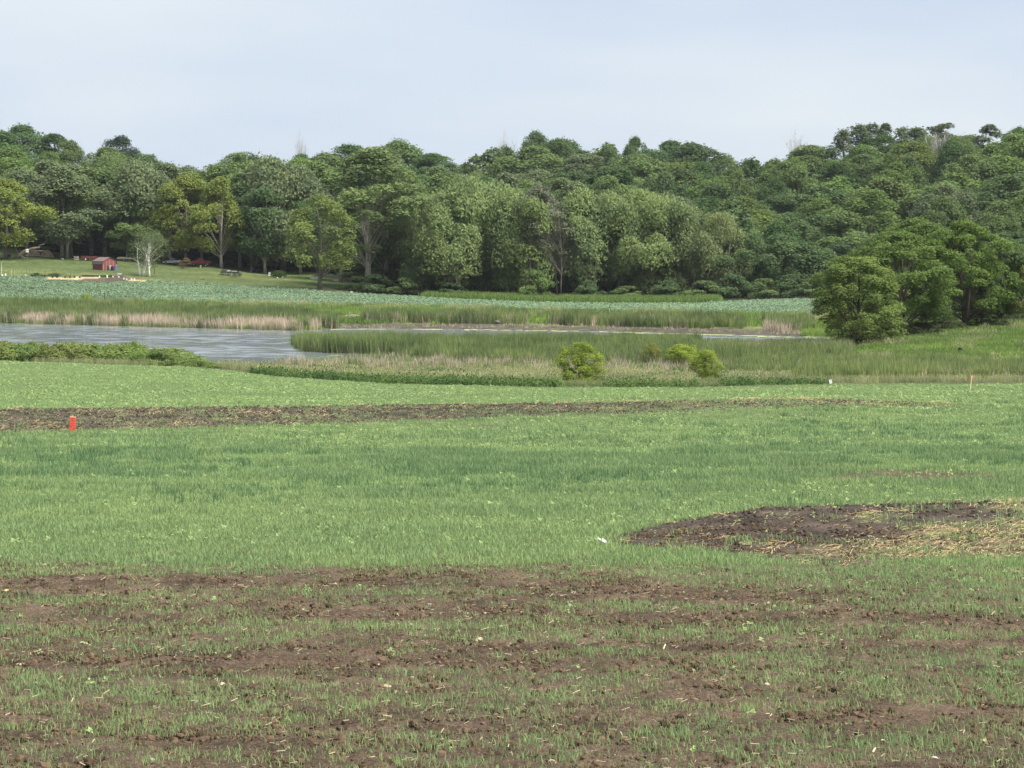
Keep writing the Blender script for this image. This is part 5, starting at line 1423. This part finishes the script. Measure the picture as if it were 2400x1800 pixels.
# --- red pickup, nose to the left
def pickup():
    x, y, z = base(470, 623)
    e = thing('pickup_truck', 'old dark red pickup truck parked under the trees behind the lawn', 'truck', (x, y, z), math.radians(12))
    L = 4.7
    MB().prism([(-2.35, .55), (-2.35, 1.0), (-1.2, 1.12), (-.9, 1.12), (-.9, .42), (-2.2, .42)], -.88, .88, [.05, .09, .06, 0, 0, 0]).build('hood', CARRED, e)
    MB().prism([(-.93, .42), (-.93, 1.12), (-.55, 1.66), (.30, 1.72), (.52, 1.66), (.60, 1.10), (.60, .42)], -.90, .90, [0, 0, .14, .14, .14, 0, 0]).build('cab', CARRED, e)
    MB().prism([(.62, .50), (.62, 1.05), (2.35, 1.05), (2.35, .50)], -.90, -.80).prism([(.62, .50), (.62, 1.05), (2.35, 1.05), (2.35, .50)], .80, .90).box((1.48, 0, .56), (1.74, 1.6, .08)).box((2.32, 0, .78), (.07, 1.6, .5)).build('truck_bed', CARRED, e)
    for s in (-1, 1):
        MB().prism([(-.50, 1.16), (-.40, 1.56), (.26, 1.60), (.34, 1.16)], s * .86 - .015, s * .86 + .015).build('side_window', GLASS, e)
        MB().cyl((-2.36, s * .62, .80), (-2.42, s * .62, .80), .10, .10, 12).build('headlight', CHROME, e)
        for xx in (-1.55, 1.45):
            w = thing('wheel', '', '', (0, 0, 0)); del w['label'], w['category']; w.parent = e
            wheel(w, (xx, s * .80, .36), .36, .22)
    MB().prism([(-.90, 1.16), (-.60, 1.60), (-.585, 1.60), (-.885, 1.16)], -.72, .72).build('windscreen', GLASS, e)
    MB().box((-2.42, 0, .48), (.10, 1.7, .16)).build('bumper', CHROME, e)
    MB().box((-2.37, 0, .80), (.04, .9, .22)).build('grille', RUST, e)
pickup()
def silver_car():
    x, y, z = base(405, 620)
    e = thing('silver_car', 'silver car in deep shade left of the red pickup', 'car', (x, y, z), math.radians(-24))
    MB().prism([(-2.1, .35), (-2.15, .62), (-1.1, .86), (1.2, .92), (2.1, .84), (2.15, .40)], -.86, .86, [.06, .12, .04, .04, .1, .06]).build('body', SILVER, e, bevel=.04)
    MB().prism([(-1.05, .84), (-.35, 1.38), (.75, 1.40), (1.35, .90)], -.76, .76, [0, .14, .14, 0]).build('cabin', GLASS, e)
    MB().box((.2, 0, 1.41), (1.0, 1.1, .04)).build('roof', SILVER, e)
    for s in (-1, 1):
        MB().box((-2.09, s * .6, .62), (.08, .32, .14)).build('headlight', WHITE, e)
        for xx in (-1.3, 1.35):
            w = thing('wheel', '', '', (0, 0, 0)); del w['label'], w['category']; w.parent = e
            wheel(w, (xx, s * .78, .31), .31, .20)
    MB().box((-2.14, 0, .42), (.10, 1.5, .16)).build('bumper', SILVER, e)
silver_car()
def red_trailer():
    x, y, z = base(209, 611)
    e = thing('truck_bed_trailer', 'faded red truck-bed trailer with white wheel behind the red shed', 'trailer', (x, y, z), math.radians(-4))
    MB().prism([(-1.5, .45), (-1.6, 1.0), (1.6, 1.0), (1.6, .42)], -.85, -.77).prism([(-1.5, .45), (-1.6, 1.0), (1.6, 1.0), (1.6, .42)], .77, .85).box((0, 0, .5), (3.0, 1.54, .08)).box((-1.52, 0, .74), (.07, 1.54, .5)).build('bed', MAROON, e)
    MB().box((-1.5, 0, .40), (.1, 1.5, .14)).build('bumper', RUST, e)
    for s in (-1, 1):
        w = thing('wheel', '', '', (0, 0, 0)); del w['label'], w['category']; w.parent = e
        wheel(w, (-.55, s * .80, .33), .33, .20, rimmat=WHITE)
    MB().cyl((1.6, 0, .45), (2.7, 0, .38), .05, .05, 8).build('tow_bar', RUST, e)
red_trailer()
def wagon():
    x, y, z = base(541, 647)
    e = thing('farm_wagon', 'low dark farm wagon on spoked wheels standing on the lawn', 'wagon', (x, y, z), math.radians(-7))
    MB().box((0, 0, .72), (4.0, 1.6, .10)).build('deck', RUST, e)
    MB().box((0, -.74, .86), (4.0, .08, .18)).build('side_board', RUST, e)
    MB().box((0, .74, .86), (4.0, .08, .18)).build('side_board', RUST, e)
    for xx in (-1.75, -.6, .8, 1.8):
        MB().cyl((xx, -.7, .36), (xx, .7, .36), .05, .05, 8).build('axle', RUST, e)
        for s in (-1, 1):
            w = thing('wheel', '', '', (0, 0, 0)); del w['label'], w['category']; w.parent = e
            wheel(w, (xx, s * .72, .42 if xx < 0 else .36), .42 if xx < 0 else .36, .09, spokes=8, rimmat=RUST, tyremat=RUST)
    MB().cyl((-2.0, 0, .5), (-2.7, 0, .3), .04, .03, 8).build('draw_bar', RUST, e)
    # load
    rg = np.random.default_rng(9)
    for i, (cx, cw, ch, mt, nm, lab) in enumerate([(-1.35, 1.1, .55, RUST, 'black_bundle', 'black bundle at the left end of the wagon load'), (-.45, .8, .42, METAL, 'grey_box', 'grey box in the wagon load')]):
        q = MB().box((0, 0, ch / 2), (cw, 1.1, ch), 0, .8).build(nm, mt, None, bevel=.06); tag(q, lab, 'load')
        q.location = (x + math.cos(-.12) * cx, y + math.sin(-.12) * cx, z + .775)
    for i, cx in enumerate((.25, .75, 1.25, 1.6)):
        q = MB().box((0, 0, .06), (1.1, .34, .12)).build('pale_board', pm('pale_board', (.60, .58, .52), .8), None); tag(q, ORD[i] + ' pale board from the left on the right half of the wagon', 'board', 'boards on the wagon')
        q.location = (x + cx * .9, y - .1 * cx + (.3 if i % 2 else -.35), z + .772 + (.13 if i == 1 else 0)); q.rotation_euler = (0, 0, rg.uniform(-.3, .3))
wagon()
def tractor():
    x, y, z = base(597, 639)
    e = thing('garden_tractor', 'small dark garden tractor with pale seat at the lawn edge', 'tractor', (x, y, z), math.radians(-30))
    MB().prism([(.1, .45), (.1, .88), (.95, .80), (1.15, .70), (1.15, .40)], -.26, .26, [0, .03, .05, .06, 0]).build('hood', BLACK, e, bevel=.02)
    MB().box((-.35, 0, .42), (1.0, .6, .22)).build('chassis', RUST, e)
    q = MB().box((-.45, 0, .72), (.45, .46, .10)).box((-.68, 0, .95), (.10, .46, .42)).build('seat', METAL, e, bevel=.03)
    MB().cyl((.02, 0, .85), (-.14, 0, 1.12), .02, .02, 6).ring((-.15, 0, 1.13), (-.5, 0, .8), .17, .018, 14, 5).build('steering_wheel', BLACK, e)
    for s in (-1, 1):
        for xx, r in ((-.62, .34), (.88, .22)):
            w = thing('wheel', '', '', (0, 0, 0)); del w['label'], w['category']; w.parent = e
            wheel(w, (xx, s * .42, r), r, .2)
tractor()

# --- wood piles and the leaning dead trunk
def log_pile(u, v, w, h, lab, seed):
    rg = np.random.default_rng(seed); x, y, z = base(u, v)
    e = thing('log_pile', lab, 'log pile', (x, y, z - .02), 0.0, 'cut log piles behind the lawn')
    m1, m2 = MB(), MB(); r = .15; row = 0; zz = r
    while zz < h:
        ww = w * (1 - .8 * (zz / h) ** 1.5); xx = -ww / 2
        while xx < ww / 2:
            rr = r * rg.uniform(.75, 1.15); yy = rg.uniform(-.12, .12)
            (m1).cyl((xx, yy - .38, zz), (xx + rg.uniform(-.08, .08), yy + .5, zz), rr, rr, 8)
            m2.cyl((xx, yy - .385, zz), (xx, yy - .381, zz), rr * .86, rr * .86, 8)
            xx += 2.1 * r
        zz += r * 1.75; row += 1
    a = m1.build('logs', BARK, e); a['kind'] = 'stuff'
    b = m2.build('cut_faces', pm('cut_wood', (.50, .38, .26), .8), e); b['kind'] = 'stuff'
log_pile(78, 600.5, 3.6, 1.3, 'low pile of cut logs under the leaning dead trunk', 1)
log_pile(111, 603, 3.0, 1.6, 'rounded pile of cut logs right of the leaning dead trunk', 2)
def dead_trunk():
    p = G(36, 606)
    e = thing('leaning_dead_trunk', 'thick dead trunk leaning right over the log pile at far left', 'dead tree', (p.x, p.y, p.z - .1))
    t = Tubes()
    t.add([(0, 0, -.1), (1.0, .1, .95), (2.1, .2, 1.75), (3.6, .3, 2.25), (5.2, .3, 2.55)], [.62, .48, .40, .28, .12], 9)
    o = link('trunk', t.mesh('trunk', bark('dead_bark', (.20, .165, .125))), e)
    for pts, r in [([(.7, .1, .6), (.25, .1, 1.9), (-.1, .1, 3.0)], .16), ([(2.0, .2, 1.7), (2.3, .25, 2.6), (2.25, .2, 3.0)], .10), ([(4.4, .3, 2.35), (5.3, .2, 2.95), (6.2, .1, 3.2)], .10), ([(3.2, .3, 2.1), (4.6, .0, 1.7), (6.0, -.1, 1.75)], .10), ([(1.0, 0, .8), (1.7, -.3, .35), (2.3, -.5, .1)], .18)]:
        t = Tubes(); t.add(pts, [r, r * .8, r * .5], 6); link('branch', t.mesh('branch', MATS['dead_bark']), e)
dead_trunk()
def birdhouse():
    x, y, z = base(64, 613)
    e = thing('birdhouse', 'white birdhouse on a tall thin pole at the left of the lawn', 'birdhouse', (x, y, z))
    MB().cyl((0, 0, 0), (0, 0, 1.95), .025, .025, 8).build('pole', METAL, e)
    MB().box((0, 0, 2.2), (.52, .5, .48)).build('box', WHITE, e)
    MB().prism([(-.36, 2.44), (0, 2.64), (.36, 2.44)], -.32, .32).build('roof', WHITE, e)
    for i in (-.12, .12):
        MB().cyl((i, -.252, 2.22), (i, -.262, 2.22), .06, .06, 10).build('entrance_hole', BLACK, e)
birdhouse()
x, y, z = base(21.5, 603)
e = thing('black_bin', 'black square bin at the foot of the left tree', 'bin', (x, y, z)); MB().box((0, 0, .32), (.55, .55, .64), 0, 1.06).build('body', BLACK, e, bevel=.03); MB().box((0, 0, .67), (.62, .62, .06)).build('lid', BLACK, e, bevel=.015)
x, y, z = base(179, 610)
e = thing('pallet_stack', 'stack of pale weathered boards left of the red trailer', 'board stack', (x, y, z))
for i in range(4): MB().box((.04 * (-1) ** i, 0, .10 + .24 * i), (.95, .8, .07), .12 * (-1) ** i).build('board', pm('pale_board', (.60, .58, .52), .8), e)
for i in range(3):
    for s in (-.34, .34): MB().box((s, 0, .22 + .24 * i), (.09, .7, .16)).build('block', WOOD, e)
x, y, z = base(146, 608); q = clod_mesh('white_stone', 77, WHITE); o = link('white_rock', q); o.location = (x, y, z + .1); o.scale = (.3, .2, .16); tag(o, 'white rock at the foot of the pale trunks', 'rock')

# grey barn half hidden behind the left trees
def barn():
    p = at(108, 596)
    e = thing('grey_barn', 'weathered grey barn half hidden behind the left trees', 'barn', (p.x, p.y, p.z - .3), math.radians(8))
    GREYW = pm('grey_barn_board', (.16, .17, .19), .85, var=.2, scale=2)
    MB().box((0, 0, 2.4), (7.5, 6, 4.8)).build('wall', GREYW, e)
    MB().prism([(-4.1, 4.7), (0, 7.2), (4.1, 4.7)], -3.4, 3.4).build('roof', pm('barn_roof_tin', (.17, .16, .165), .6, .3), e)
    MB().box((-1.2, -3.03, 1.5), (2.2, .08, 2.8)).build('door', pm('barn_door', (.09, .085, .085), .85), e)
    MB().box((2.2, -3.03, 2.2), (.8, .08, .9)).build('window', GLASS, e)
barn()

# --- vegetable garden
def bucket(u, v, h=.36, r=.15, lab=None, mt=WHITE, grp='white buckets in the vegetable garden', name='bucket'):
    x, y, z = base(u, v)
    e = thing(name, lab, 'bucket', (x, y, z), group=grp)
    MB().cyl((0, 0, 0), (0, 0, h), r * .84, r, 14).build('body', mt, e, False)
    MB().ring((0, 0, h), (0, 0, 1), r, .014, 14, 5).build('rim', mt, e)
    return e
bucket(5, 648.5, .45, .19, 'large white tub at the left end of the garden stakes'); bucket(12.5, 646.5, .42, .20, 'white tub between the left garden stakes')
bucket(60, 646, .20, .22, 'low white tub between the garden stakes left of the straw bed')
for u, v, h, lab in [(142.5, 654.5, .3, 'white jug on the straw bed below the boards'), (233, 650, .3, 'white bucket at the right end of the straw strip'), (251, 651, .52, 'tallest white bucket beside the garden soil'), (264.5, 650, .26, 'white bucket just left of the wheelbarrow'),
                   (278, 650.5, .26, 'white bucket just right under the wheelbarrow'), (290, 655, .28, 'white bucket, first of the four right of the wheelbarrow'), (296.5, 656.5, .30, 'white bucket, second of the four right of the wheelbarrow'), (308, 656, .30, 'white bucket, third of the four right of the wheelbarrow'), (315, 656.6, .32, 'white bucket, last of the four right of the wheelbarrow')]:
    bucket(u, v, h, .15, lab)
bucket(274.5, 647, .34, .19, 'peach-coloured bucket beside the wheelbarrow', pm('peach_plastic', (.62, .40, .26), .6), 'buckets')
for i, u in enumerate((123, 134, 153, 164, 174.5, 187)):
    bucket(u, 651.3, .30, .20, ['first', 'second', 'third', 'fourth', 'fifth', 'sixth'][i] + ' black plant pot from the left on the straw strip', BLACK, 'black pots on the straw strip', 'plant_pot')
stk = [(4, 618), (11.5, 630), (19, 633), (27, 632), (34.5, 636), (52, 634), (60.8, 628), (69.5, 629), (92, 640), (106, 634), (136.5, 637), (165, 634), (174.5, 636), (232.5, 638), (241.5, 638)]
for i, (u, vt) in enumerate(stk):
    p = G(u, 648 if u < 110 else 649.5); hh = (649 - vt) * p.y / F
    mt = LATH if i in (3, 4) else (WHITE if i == 0 else pm('green_stake', (.06, .075, .05), .7))
    e = thing('garden_stake', ('pale wooden' if i == 3 else 'short pale' if i == 4 else 'white' if i == 0 else 'dark green') + ' stake ' + ['at the left edge of the garden', 'behind the left white tub', 'right of the left white tub', 'standing tallest of the pale ones', 'right of the pale one', 'beside the dark sprayer', 'leaning over the low white tub', 'right of the low white tub', 'left of the straw bed', 'at the start of the straw bed', 'among the first pots', 'among the middle pots', 'right of the middle pots', 'left of the end bucket', 'right of the end bucket'][i], 'stake', (p.x, p.y, p.z - .05), group='garden stakes')
    e.rotation_euler = (0, math.radians([0, 0, 1, 0, 0, -2, 6, 2, 0, 0, 0, 0, -3, 0, 0][i]), 0)
    MB().box((0, 0, hh / 2), (.07 if i == 3 else .045, .04, hh), 0, .9).build('shaft', mt, e)
    MB().box((0, 0, hh + .02), (.03, .03, .05), 0, .3).build('tip', mt, e)
for u, v, w, h, lab in [(84, 648, 1.3, .75, 'round dark green garden plant left of the straw bed'), (103, 649.5, 1.0, .5, 'low blue-green garden plant at the start of the straw bed'), (128, 648, 1.7, .75, 'feathery green garden row behind the pots')]:
    x, y, z = base(u, v)
    plant('scrub%d' % (u % 3), 'garden_plant', lab, 'plant', (x, y, z), h, w * 1.3, (0.045, 0.085, 0.05) if u < 110 else (0.10, 0.14, 0.06))
for i, u in enumerate(range(196, 262, 7)):
    x, y, z = base(u, 648.5)
    plant('scrub%d' % (u % 3), 'garden_plant', ORD[i] + ' low dark plant from the left in the row behind the straw strip', 'plant', (x, y, z), .35, .9, (0.05, 0.08, 0.045), group='plant row behind the straw strip')
def wheelbarrow():
    x, y, z = base(279, 648.5)
    e = thing('wheelbarrow', 'wheelbarrow with pale tray among the white garden buckets', 'wheelbarrow', (x, y, z), math.radians(200))
    MB().prism([(-.35, .35), (-.55, .68), (.50, .74), (.30, .36)], -.32, .32, [.1, 0, 0, .1]).build('tray', pm('pale_teal_tray', (.55, .66, .64), .5), e)
    for s in (-.24, .24):
        MB().cyl((-.5, s, .32), (1.15, s, .62), .022, .022, 6).build('handle', RUST, e); MB().cyl((.3, s, .38), (.35, s, 0), .02, .02, 6).build('leg', RUST, e)
    w = thing('wheel', '', '', (0, 0, 0)); del w['label'], w['category']; w.parent = e
    wheel(w, (-.62, 0, .19), .19, .09)
wheelbarrow()
x, y, z = base(266, 648); e = thing('garden_hoe', 'hoe with pale handle leaning beside the wheelbarrow', 'hoe', (x, y, z)); MB().cyl((-.45, 0, .02), (.45, .1, .62), .02, .02, 6).build('handle', LATH, e); MB().box((-.5, 0, .03), (.16, .14, .02)).build('blade', METAL, e)

# --- right part of the lawn
x, y, z = base(632, 647); e = thing('beehive', 'pale two-tier beehive box at the lawn edge left of the flowering bush', 'beehive', (x, y, z))
MB().box((0, 0, .22), (.46, .4, .36)).build('hive_body', WHITE, e); MB().box((0, 0, .62), (.44, .38, .34)).build('hive_body', WHITE, e); MB().box((0, 0, .83), (.52, .46, .06)).build('lid', METAL, e); MB().box((0, 0, .42), (.40, .34, .05)).build('frame', WOOD, e)
x, y, z = base(655, 650)
plant('scrub1', 'flowering_bush', 'green bush with white flowers at the lawn edge under dark trees', 'bush', (x, y, z), 1.6, 2.9, (0.085, 0.14, 0.05))
rg = np.random.default_rng(14)
for i, (u, v) in enumerate([(639, 648), (645, 650), (650, 652), (662, 651), (667, 650)]):
    x, y, z = base(u, v); o = link('white_stone', clod_mesh('stone', 60 + i, WHITE)); o.location = (x, y, z + .10); o.scale = (.16, .13, .12)
    tag(o, ORD[i] + ' white edging stone from the left before the flowering bush', 'stone', 'edging stones at the flowering bush')
for u, v, w, lab in [(737, 655, 1.7, 'long pale planter trough left of the lone tree trunk'), (787, 659, 1.2, 'shorter pale planter trough right of the lone tree trunk')]:
    x, y, z = base(u, v); e = thing('planter_trough', lab, 'planter', (x, y, z), math.radians(-8), 'planter troughs at the lawn edge')
    CON = pm('pale_concrete', (.42, .39, .34), .9)
    for s in (-1, 1): MB().box((0, s * .27, .24), (w, .06, .48)).build('side', CON, e); MB().box((s * (w / 2 - .035), 0, .24), (.06, .48, .47)).build('end', CON, e)
    MB().box((0, 0, .2), (w - .14, .46, .36)).build('soil', pm('pot_soil', (.05, .04, .03), .95), e)
bucket(804, 660, .42, .21, 'white bucket in shade right of the planter troughs', WHITE, 'buckets')
bucket(651, 673.5, .2, .16, 'small white tub at the soybean edge below the flowering bush', WHITE, 'buckets')
x, y, z = base(824, 686); e = thing('small_white_box', 'small white box on bare soil beside the lawn corner', 'box', (x, y, z)); MB().box((0, 0, .12), (.5, .3, .2)).build('body', WHITE, e, bevel=.02); MB().box((0, 0, .24), (.54, .34, .04)).build('lid', WHITE, e)
x, y, z = base(476, 655); e = thing('brush_heap', 'small heap of clippings on the lawn above the soybeans', 'brush heap', (x, y, z))
t = Tubes(); rg = np.random.default_rng(3)
for i in range(26):
    a = rg.uniform(0, 6.28); l_ = rg.uniform(.3, .8); t.add([(rg.normal(0, .3), rg.normal(0, .2), .05), (math.cos(a) * l_, math.sin(a) * l_ * .6, rg.uniform(.1, .4))], [.02, .01], 4)
link('twigs', t.mesh('twigs', WOOD), e)
o = link('leaves', leafy_mesh('leaves', 8, 60, .6, .3, .16, M_LEAF), e); o.color = (.13, .15, .06, 1)
x, y, z = base(418, 622); 
plant('slim', 'ornamental_sapling', 'small tan-leaved sapling left of the red pickup', 'sapling', (*base(428, 629)[:2], base(428, 629)[2]), 2.3, 2.3, (.20, .17, .09))
x, y, z = base(470, 627); bucket(470, 627.5, .55, .18, 'pale green canister in front of the red pickup', pm('pale_green_plastic', (.34, .36, .22), .6), 'buckets', 'canister')
x, y, z = base(482, 626); e = thing('loose_wheel', 'loose car wheel lying in front of the red pickup', 'wheel', (x, y, z + .02)); wheel(e, (0, 0, .33), .33, .2)
x, y, z = base(362, 642); e = thing('dark_post', 'short dark iron post right of the birches', 'post', (x, y, z)); MB().cyl((0, 0, 0), (0, 0, 1.25), .05, .04, 8).build('shaft', RUST, e); MB().cyl((0, 0, 0), (0, 0, .12), .14, .10, 8).build('foot', RUST, e)
# white-topped old boat-shaped trailer behind shed
x, y, z = base(292, 612); e = thing('tarped_trailer', 'low tan covered trailer in the shade behind the red shed', 'trailer', (x, y, z), math.radians(-14))
TAN = pm('tan_tarp', (.22, .19, .14), .8)
MB().prism([(-1.6, .42), (-1.5, .85), (-.4, .95), (1.4, .72), (1.8, .45)], -.7, .7, [.05, .2, .2, .2, .05]).build('cover', TAN, e, bevel=.05); MB().box((0, 0, .36), (3.3, 1.3, .1)).build('frame', RUST, e)
for s in (-1, 1):
    w = thing('wheel', '', '', (0, 0, 0)); del w['label'], w['category']; w.parent = e
    wheel(w, (.1, s * .74, .28), .28, .16)

# --- markers in and around the marsh
x, y, z = base(246, 709); e = thing('marker_post', 'dark wooden post with bent top wire at the far left shore', 'post', (x, y, z))
MB().cyl((0, 0, -.1), (-.02, 0, 1.62), .075, .06, 8).build('shaft', RUST, e); MB().cyl((0, 0, 1.58), (.48, 0, 1.82), .035, .02, 6).build('arm', RUST, e)
p = G(1428, 738, 320); e = thing('duck_pole', 'thin pole, dark above and white below, at the soybean edge', 'pole', (p.x, p.y, p.z)); e.rotation_euler = (0, math.radians(3), 0)
MB().cyl((0, 0, 0), (0, 0, .95), .06, .05, 8).build('white_sleeve', WHITE, e); MB().cyl((0, 0, .95), (0, 0, 1.65), .045, .04, 8).build('shaft', RUST, e)
def driftwood(u, v, n, w, lab, seed):
    p = G(u, v, 320); e = thing('driftwood', lab, 'driftwood', (p.x, p.y, p.z), group='driftwood on the far bank'); rg = np.random.default_rng(seed)
    for i in range(n):
        t = Tubes(); a = rg.uniform(-.5, .5) + (math.pi if rg.random() < .5 else 0); l_ = w * rg.uniform(.25, .6); c = np.array([rg.normal(0, w * .22), rg.normal(0, .5), rg.uniform(.08, .5)]); d = np.array([math.cos(a), math.sin(a) * .5, rg.uniform(-.1, .35)]) * l_ / 2
        c[2] = max(c[2], abs(d[2]) + .05); r_ = rg.uniform(.04, .11); t.add([c - d, c + [0, 0, .06], c + d], [r_, r_ * .9, r_ * .4], 6)
        link('branch', t.mesh('branch', pm('bleached_wood', (.22, .205, .17), .9, var=.25)), e)
driftwood(826, 747, 22, 4.6, 'heap of bleached driftwood branches left of the far cattails', 1)
driftwood(1450, 755, 9, 2.4, 'few bleached branches among the far right cattails', 2)
driftwood(1170, 759, 3, 2.2, 'single bleached log at the foot of the far cattails', 3)

# --- stakes and markers in the oat field
def orange_marker():
    p = G(169, 1014)
    e = thing('orange_fence_roll', 'bright orange plastic mesh marker standing at the far soil mound', 'marker', (p.x, p.y, p.z - .04)); e.rotation_euler = (0, math.radians(4), math.radians(10))
    OR = pm('orange_plastic', (.72, .075, .045), .5, var=.08)
    Wd, h, r = .22, .66, .012
    for f in range(2):
        yy = -.035 if f == 0 else .035
        for i in range(5):
            MB().box((-Wd / 2 + Wd * i / 4, yy, h / 2), (.018, .012, h)).build('upright', OR, e)
        for j in range(10):
            MB().box((0, yy + (.013 if f else -.013), .02 + h * j / 9.3), (Wd + .02, .012, 0.026 if j % 3 else .045)).build('band', OR, e)
    MB().box((0, 0, h + .015), (Wd + .03, .09, .045)).build('top_edge', pm('bleached_orange', (.80, .42, .34), .6), e)
    MB().box((0, 0, .3), (.045, .03, .66)).build('stake', LATH, e)
orange_marker()
def lath():
    p = G(2272.5, 922)
    e = thing('lath_stake', 'tall leaning wooden lath with pink top beside the far soil mound', 'stake', (p.x, p.y, p.z - .05)); e.rotation_euler = (0, math.radians(7), 0)
    MB().box((0, 0, .52), (.050, .020, 1.04)).build('shaft', LATH, e)
    MB().box((0, 0, 1.135), (.056, .026, .19)).build('painted_top', pm('pale_pink_paint', (.80, .52, .42), .6), e)
    MB().box((.05, 0, 1.14), (.045, .006, .15), 0, .6).build('flag_tape', pm('pink_tape', (.80, .10, .09), .5), e)
lath()
def sign():
    p = G(1948, 902)
    e = thing('field_sign', 'small tilted white sign at the edge of the oat field', 'sign', (p.x, p.y, p.z)); e.rotation_euler = (0, math.radians(-10), math.radians(-8))
    MB().box((0, 0, .24), (.20, .012, .28)).build('plate', WHITE, e)
    MB().cyl((.02, .02, -.06), (.02, .02, .30), .012, .012, 6).build('wire_leg', METAL, e)
    GR = pm('grey_print', (.55, .57, .60), .6)
    MB().box((0, -.0085, .295), (.11, .004, .020)).build('print_line', GR, e); MB().box((.015, -.0085, .205), (.08, .004, .018)).build('print_line', GR, e)
sign()
p = G(1427, 1277)
e = thing('fallen_marker', 'white split plastic marker leaning over at the tip of the near soil mound', 'marker', (p.x, p.y, p.z)); e.rotation_euler = (0, math.radians(-58), math.radians(6))
MB().box((0, 0, .13), (.030, .015, .26)).build('half', WHITE, e, bevel=.004); MB().box((.028, .02, .09), (.026, .015, .17)).build('half', WHITE, e, bevel=.004)

# --- stones in the foreground, each in its place
rg = np.random.default_rng(31)
PK = pm('pinkish_granite', (.46, .33, .27), .8, var=.2, scale=9); TANS = pm('tan_stone', (.36, .28, .19), .85, var=.25, scale=9); GRS = pm('grey_stone', (.30, .29, .27), .85, var=.25, scale=9); YEL = pm('yellowish_stone', (.44, .34, .16), .85, var=.2, scale=9)
STONES = [(786, 1372, 12, PK, 'pink round stone alone in the thin green beyond the soil bands'), (522, 1607, 17, PK, 'pinkish flat stone in the left foreground soil'), (1291, 1791, 24, TANS, 'largest pale stone at the bottom edge of the photo'),
 (1270, 1489, 14, YEL, 'yellowish round stone in the middle soil band'), (1122, 1504, 20, TANS, 'tan rounded clod-like stone left of the yellowish one'), (1176, 1471, 12, PK, 'small orange-pink stone above the tan one'), (908, 1612, 18, TANS, 'brown stone at the left end of a bare patch'),
 (1055, 1754, 9, GRS, 'small pale stone near the bottom centre'), (1150, 1748, 18, GRS, 'flat white-topped stone near the bottom centre'), (330, 1634, 14, GRS, 'whitish stone left of the pinkish flat one'), (178, 1782, 14, GRS, 'grey stone near the bottom left'), (358, 1783, 14, GRS, 'grey stone right of the bottom left one'),
 (15, 1387, 14, YEL, 'yellowish stone at the left edge'), (85, 1602, 9, GRS, 'pale stone near the left edge'), (967, 1590, 10, PK, 'pale pink stone above the brown one'), (1028, 1526, 8, GRS, 'small white stone in the middle bare soil'), (1256, 1528, 10, YEL, 'ochre stone below the yellowish round one'),
 (1235, 1530, 7, PK, 'tiny pink stone beside the ochre one'), (2190, 1780, 18, GRS, 'pale irregular stone near the bottom right'), (2307, 1738, 12, YEL, 'ochre flat stone near the right bottom corner'), (1798, 1607, 16, PK, 'pinkish stone half sunk in the right grass band'), (2070, 1738, 12, PK, 'pinkish stone low on the right'),
 (1912, 1530, 8, GRS, 'small grey stone in the right soil band'), (1336, 1421, 11, GRS, 'pale flat stone beyond the middle soil band'), (458, 1705, 7, YEL, 'small ochre stone among left seedlings'), (1008, 1418, 8, GRS, 'small white stone at the far soil band'), (710, 1430, 9, TANS, 'tan stone at the left of the far soil band'), (390, 1414, 9, TANS, 'tan stone in the far left soil band')]
for u, v, w, mt, lab in STONES:
    p = G(u, v); s = w * p.y / F / 2
    o = link('field_stone', clod_mesh('stone', int(u), mt)); o.location = (p.x, p.y, p.z + s * .35); o.scale = (s, s * .85, s * .8); o.rotation_euler = (0, 0, rg.uniform(0, 6.28))
    tag(o, lab, 'stone', 'stones in the foreground soil')
for u, v, rot, lab in [(2050, 1772, 1.1, 'whitish bent stalk lying low on the right foreground soil'), (1560, 1524, 1.4, 'white curved stalk in the middle soil band')]:
    p = G(u, v); t = Tubes(); t.add([(-.06, 0, .01), (0, .01, .035), (.06, .03, .05)], [.010, .012, .008], 6)
    o = link('corn_stalk', t.mesh('corn_stalk', LATH)); o.location = (p.x, p.y, p.z); o.rotation_euler = (0, -.7, rot - 1.0); tag(o, lab, 'stalk')

# ------------------------------------------------------------------ summer haze over the whole valley
def haze():
    m = bpy.data.materials.new('humid_air'); m.use_nodes = True
    n, l = m.node_tree.nodes, m.node_tree.links
    n.clear(); out = n.new('ShaderNodeOutputMaterial'); v = n.new('ShaderNodeVolumePrincipled')
    v.inputs['Color'].default_value = (0.86, 0.92, 1.0, 1); v.inputs['Density'].default_value = HAZE; v.inputs['Anisotropy'].default_value = 0.2
    l.new(v.outputs[0], out.inputs['Volume'])
    x0, x1, y0, y1, z0, z1 = -2300, 2300, -430, 1900, -3.0, 72.0
    me = new_mesh('haze', [(x0, y0, z0), (x1, y0, z0), (x1, y1, z0), (x0, y1, z0), (x0, y0, z1), (x1, y0, z1), (x1, y1, z1), (x0, y1, z1)],
                  [(0, 3, 2, 1), (4, 5, 6, 7), (0, 1, 5, 4), (1, 2, 6, 5), (2, 3, 7, 6), (3, 0, 4, 7)])
    me.materials.append(m)
    o = link('haze', me); o['kind'] = 'stuff'; o['label'] = 'thin humid haze over the valley'
HAZE = 0.00004
haze()
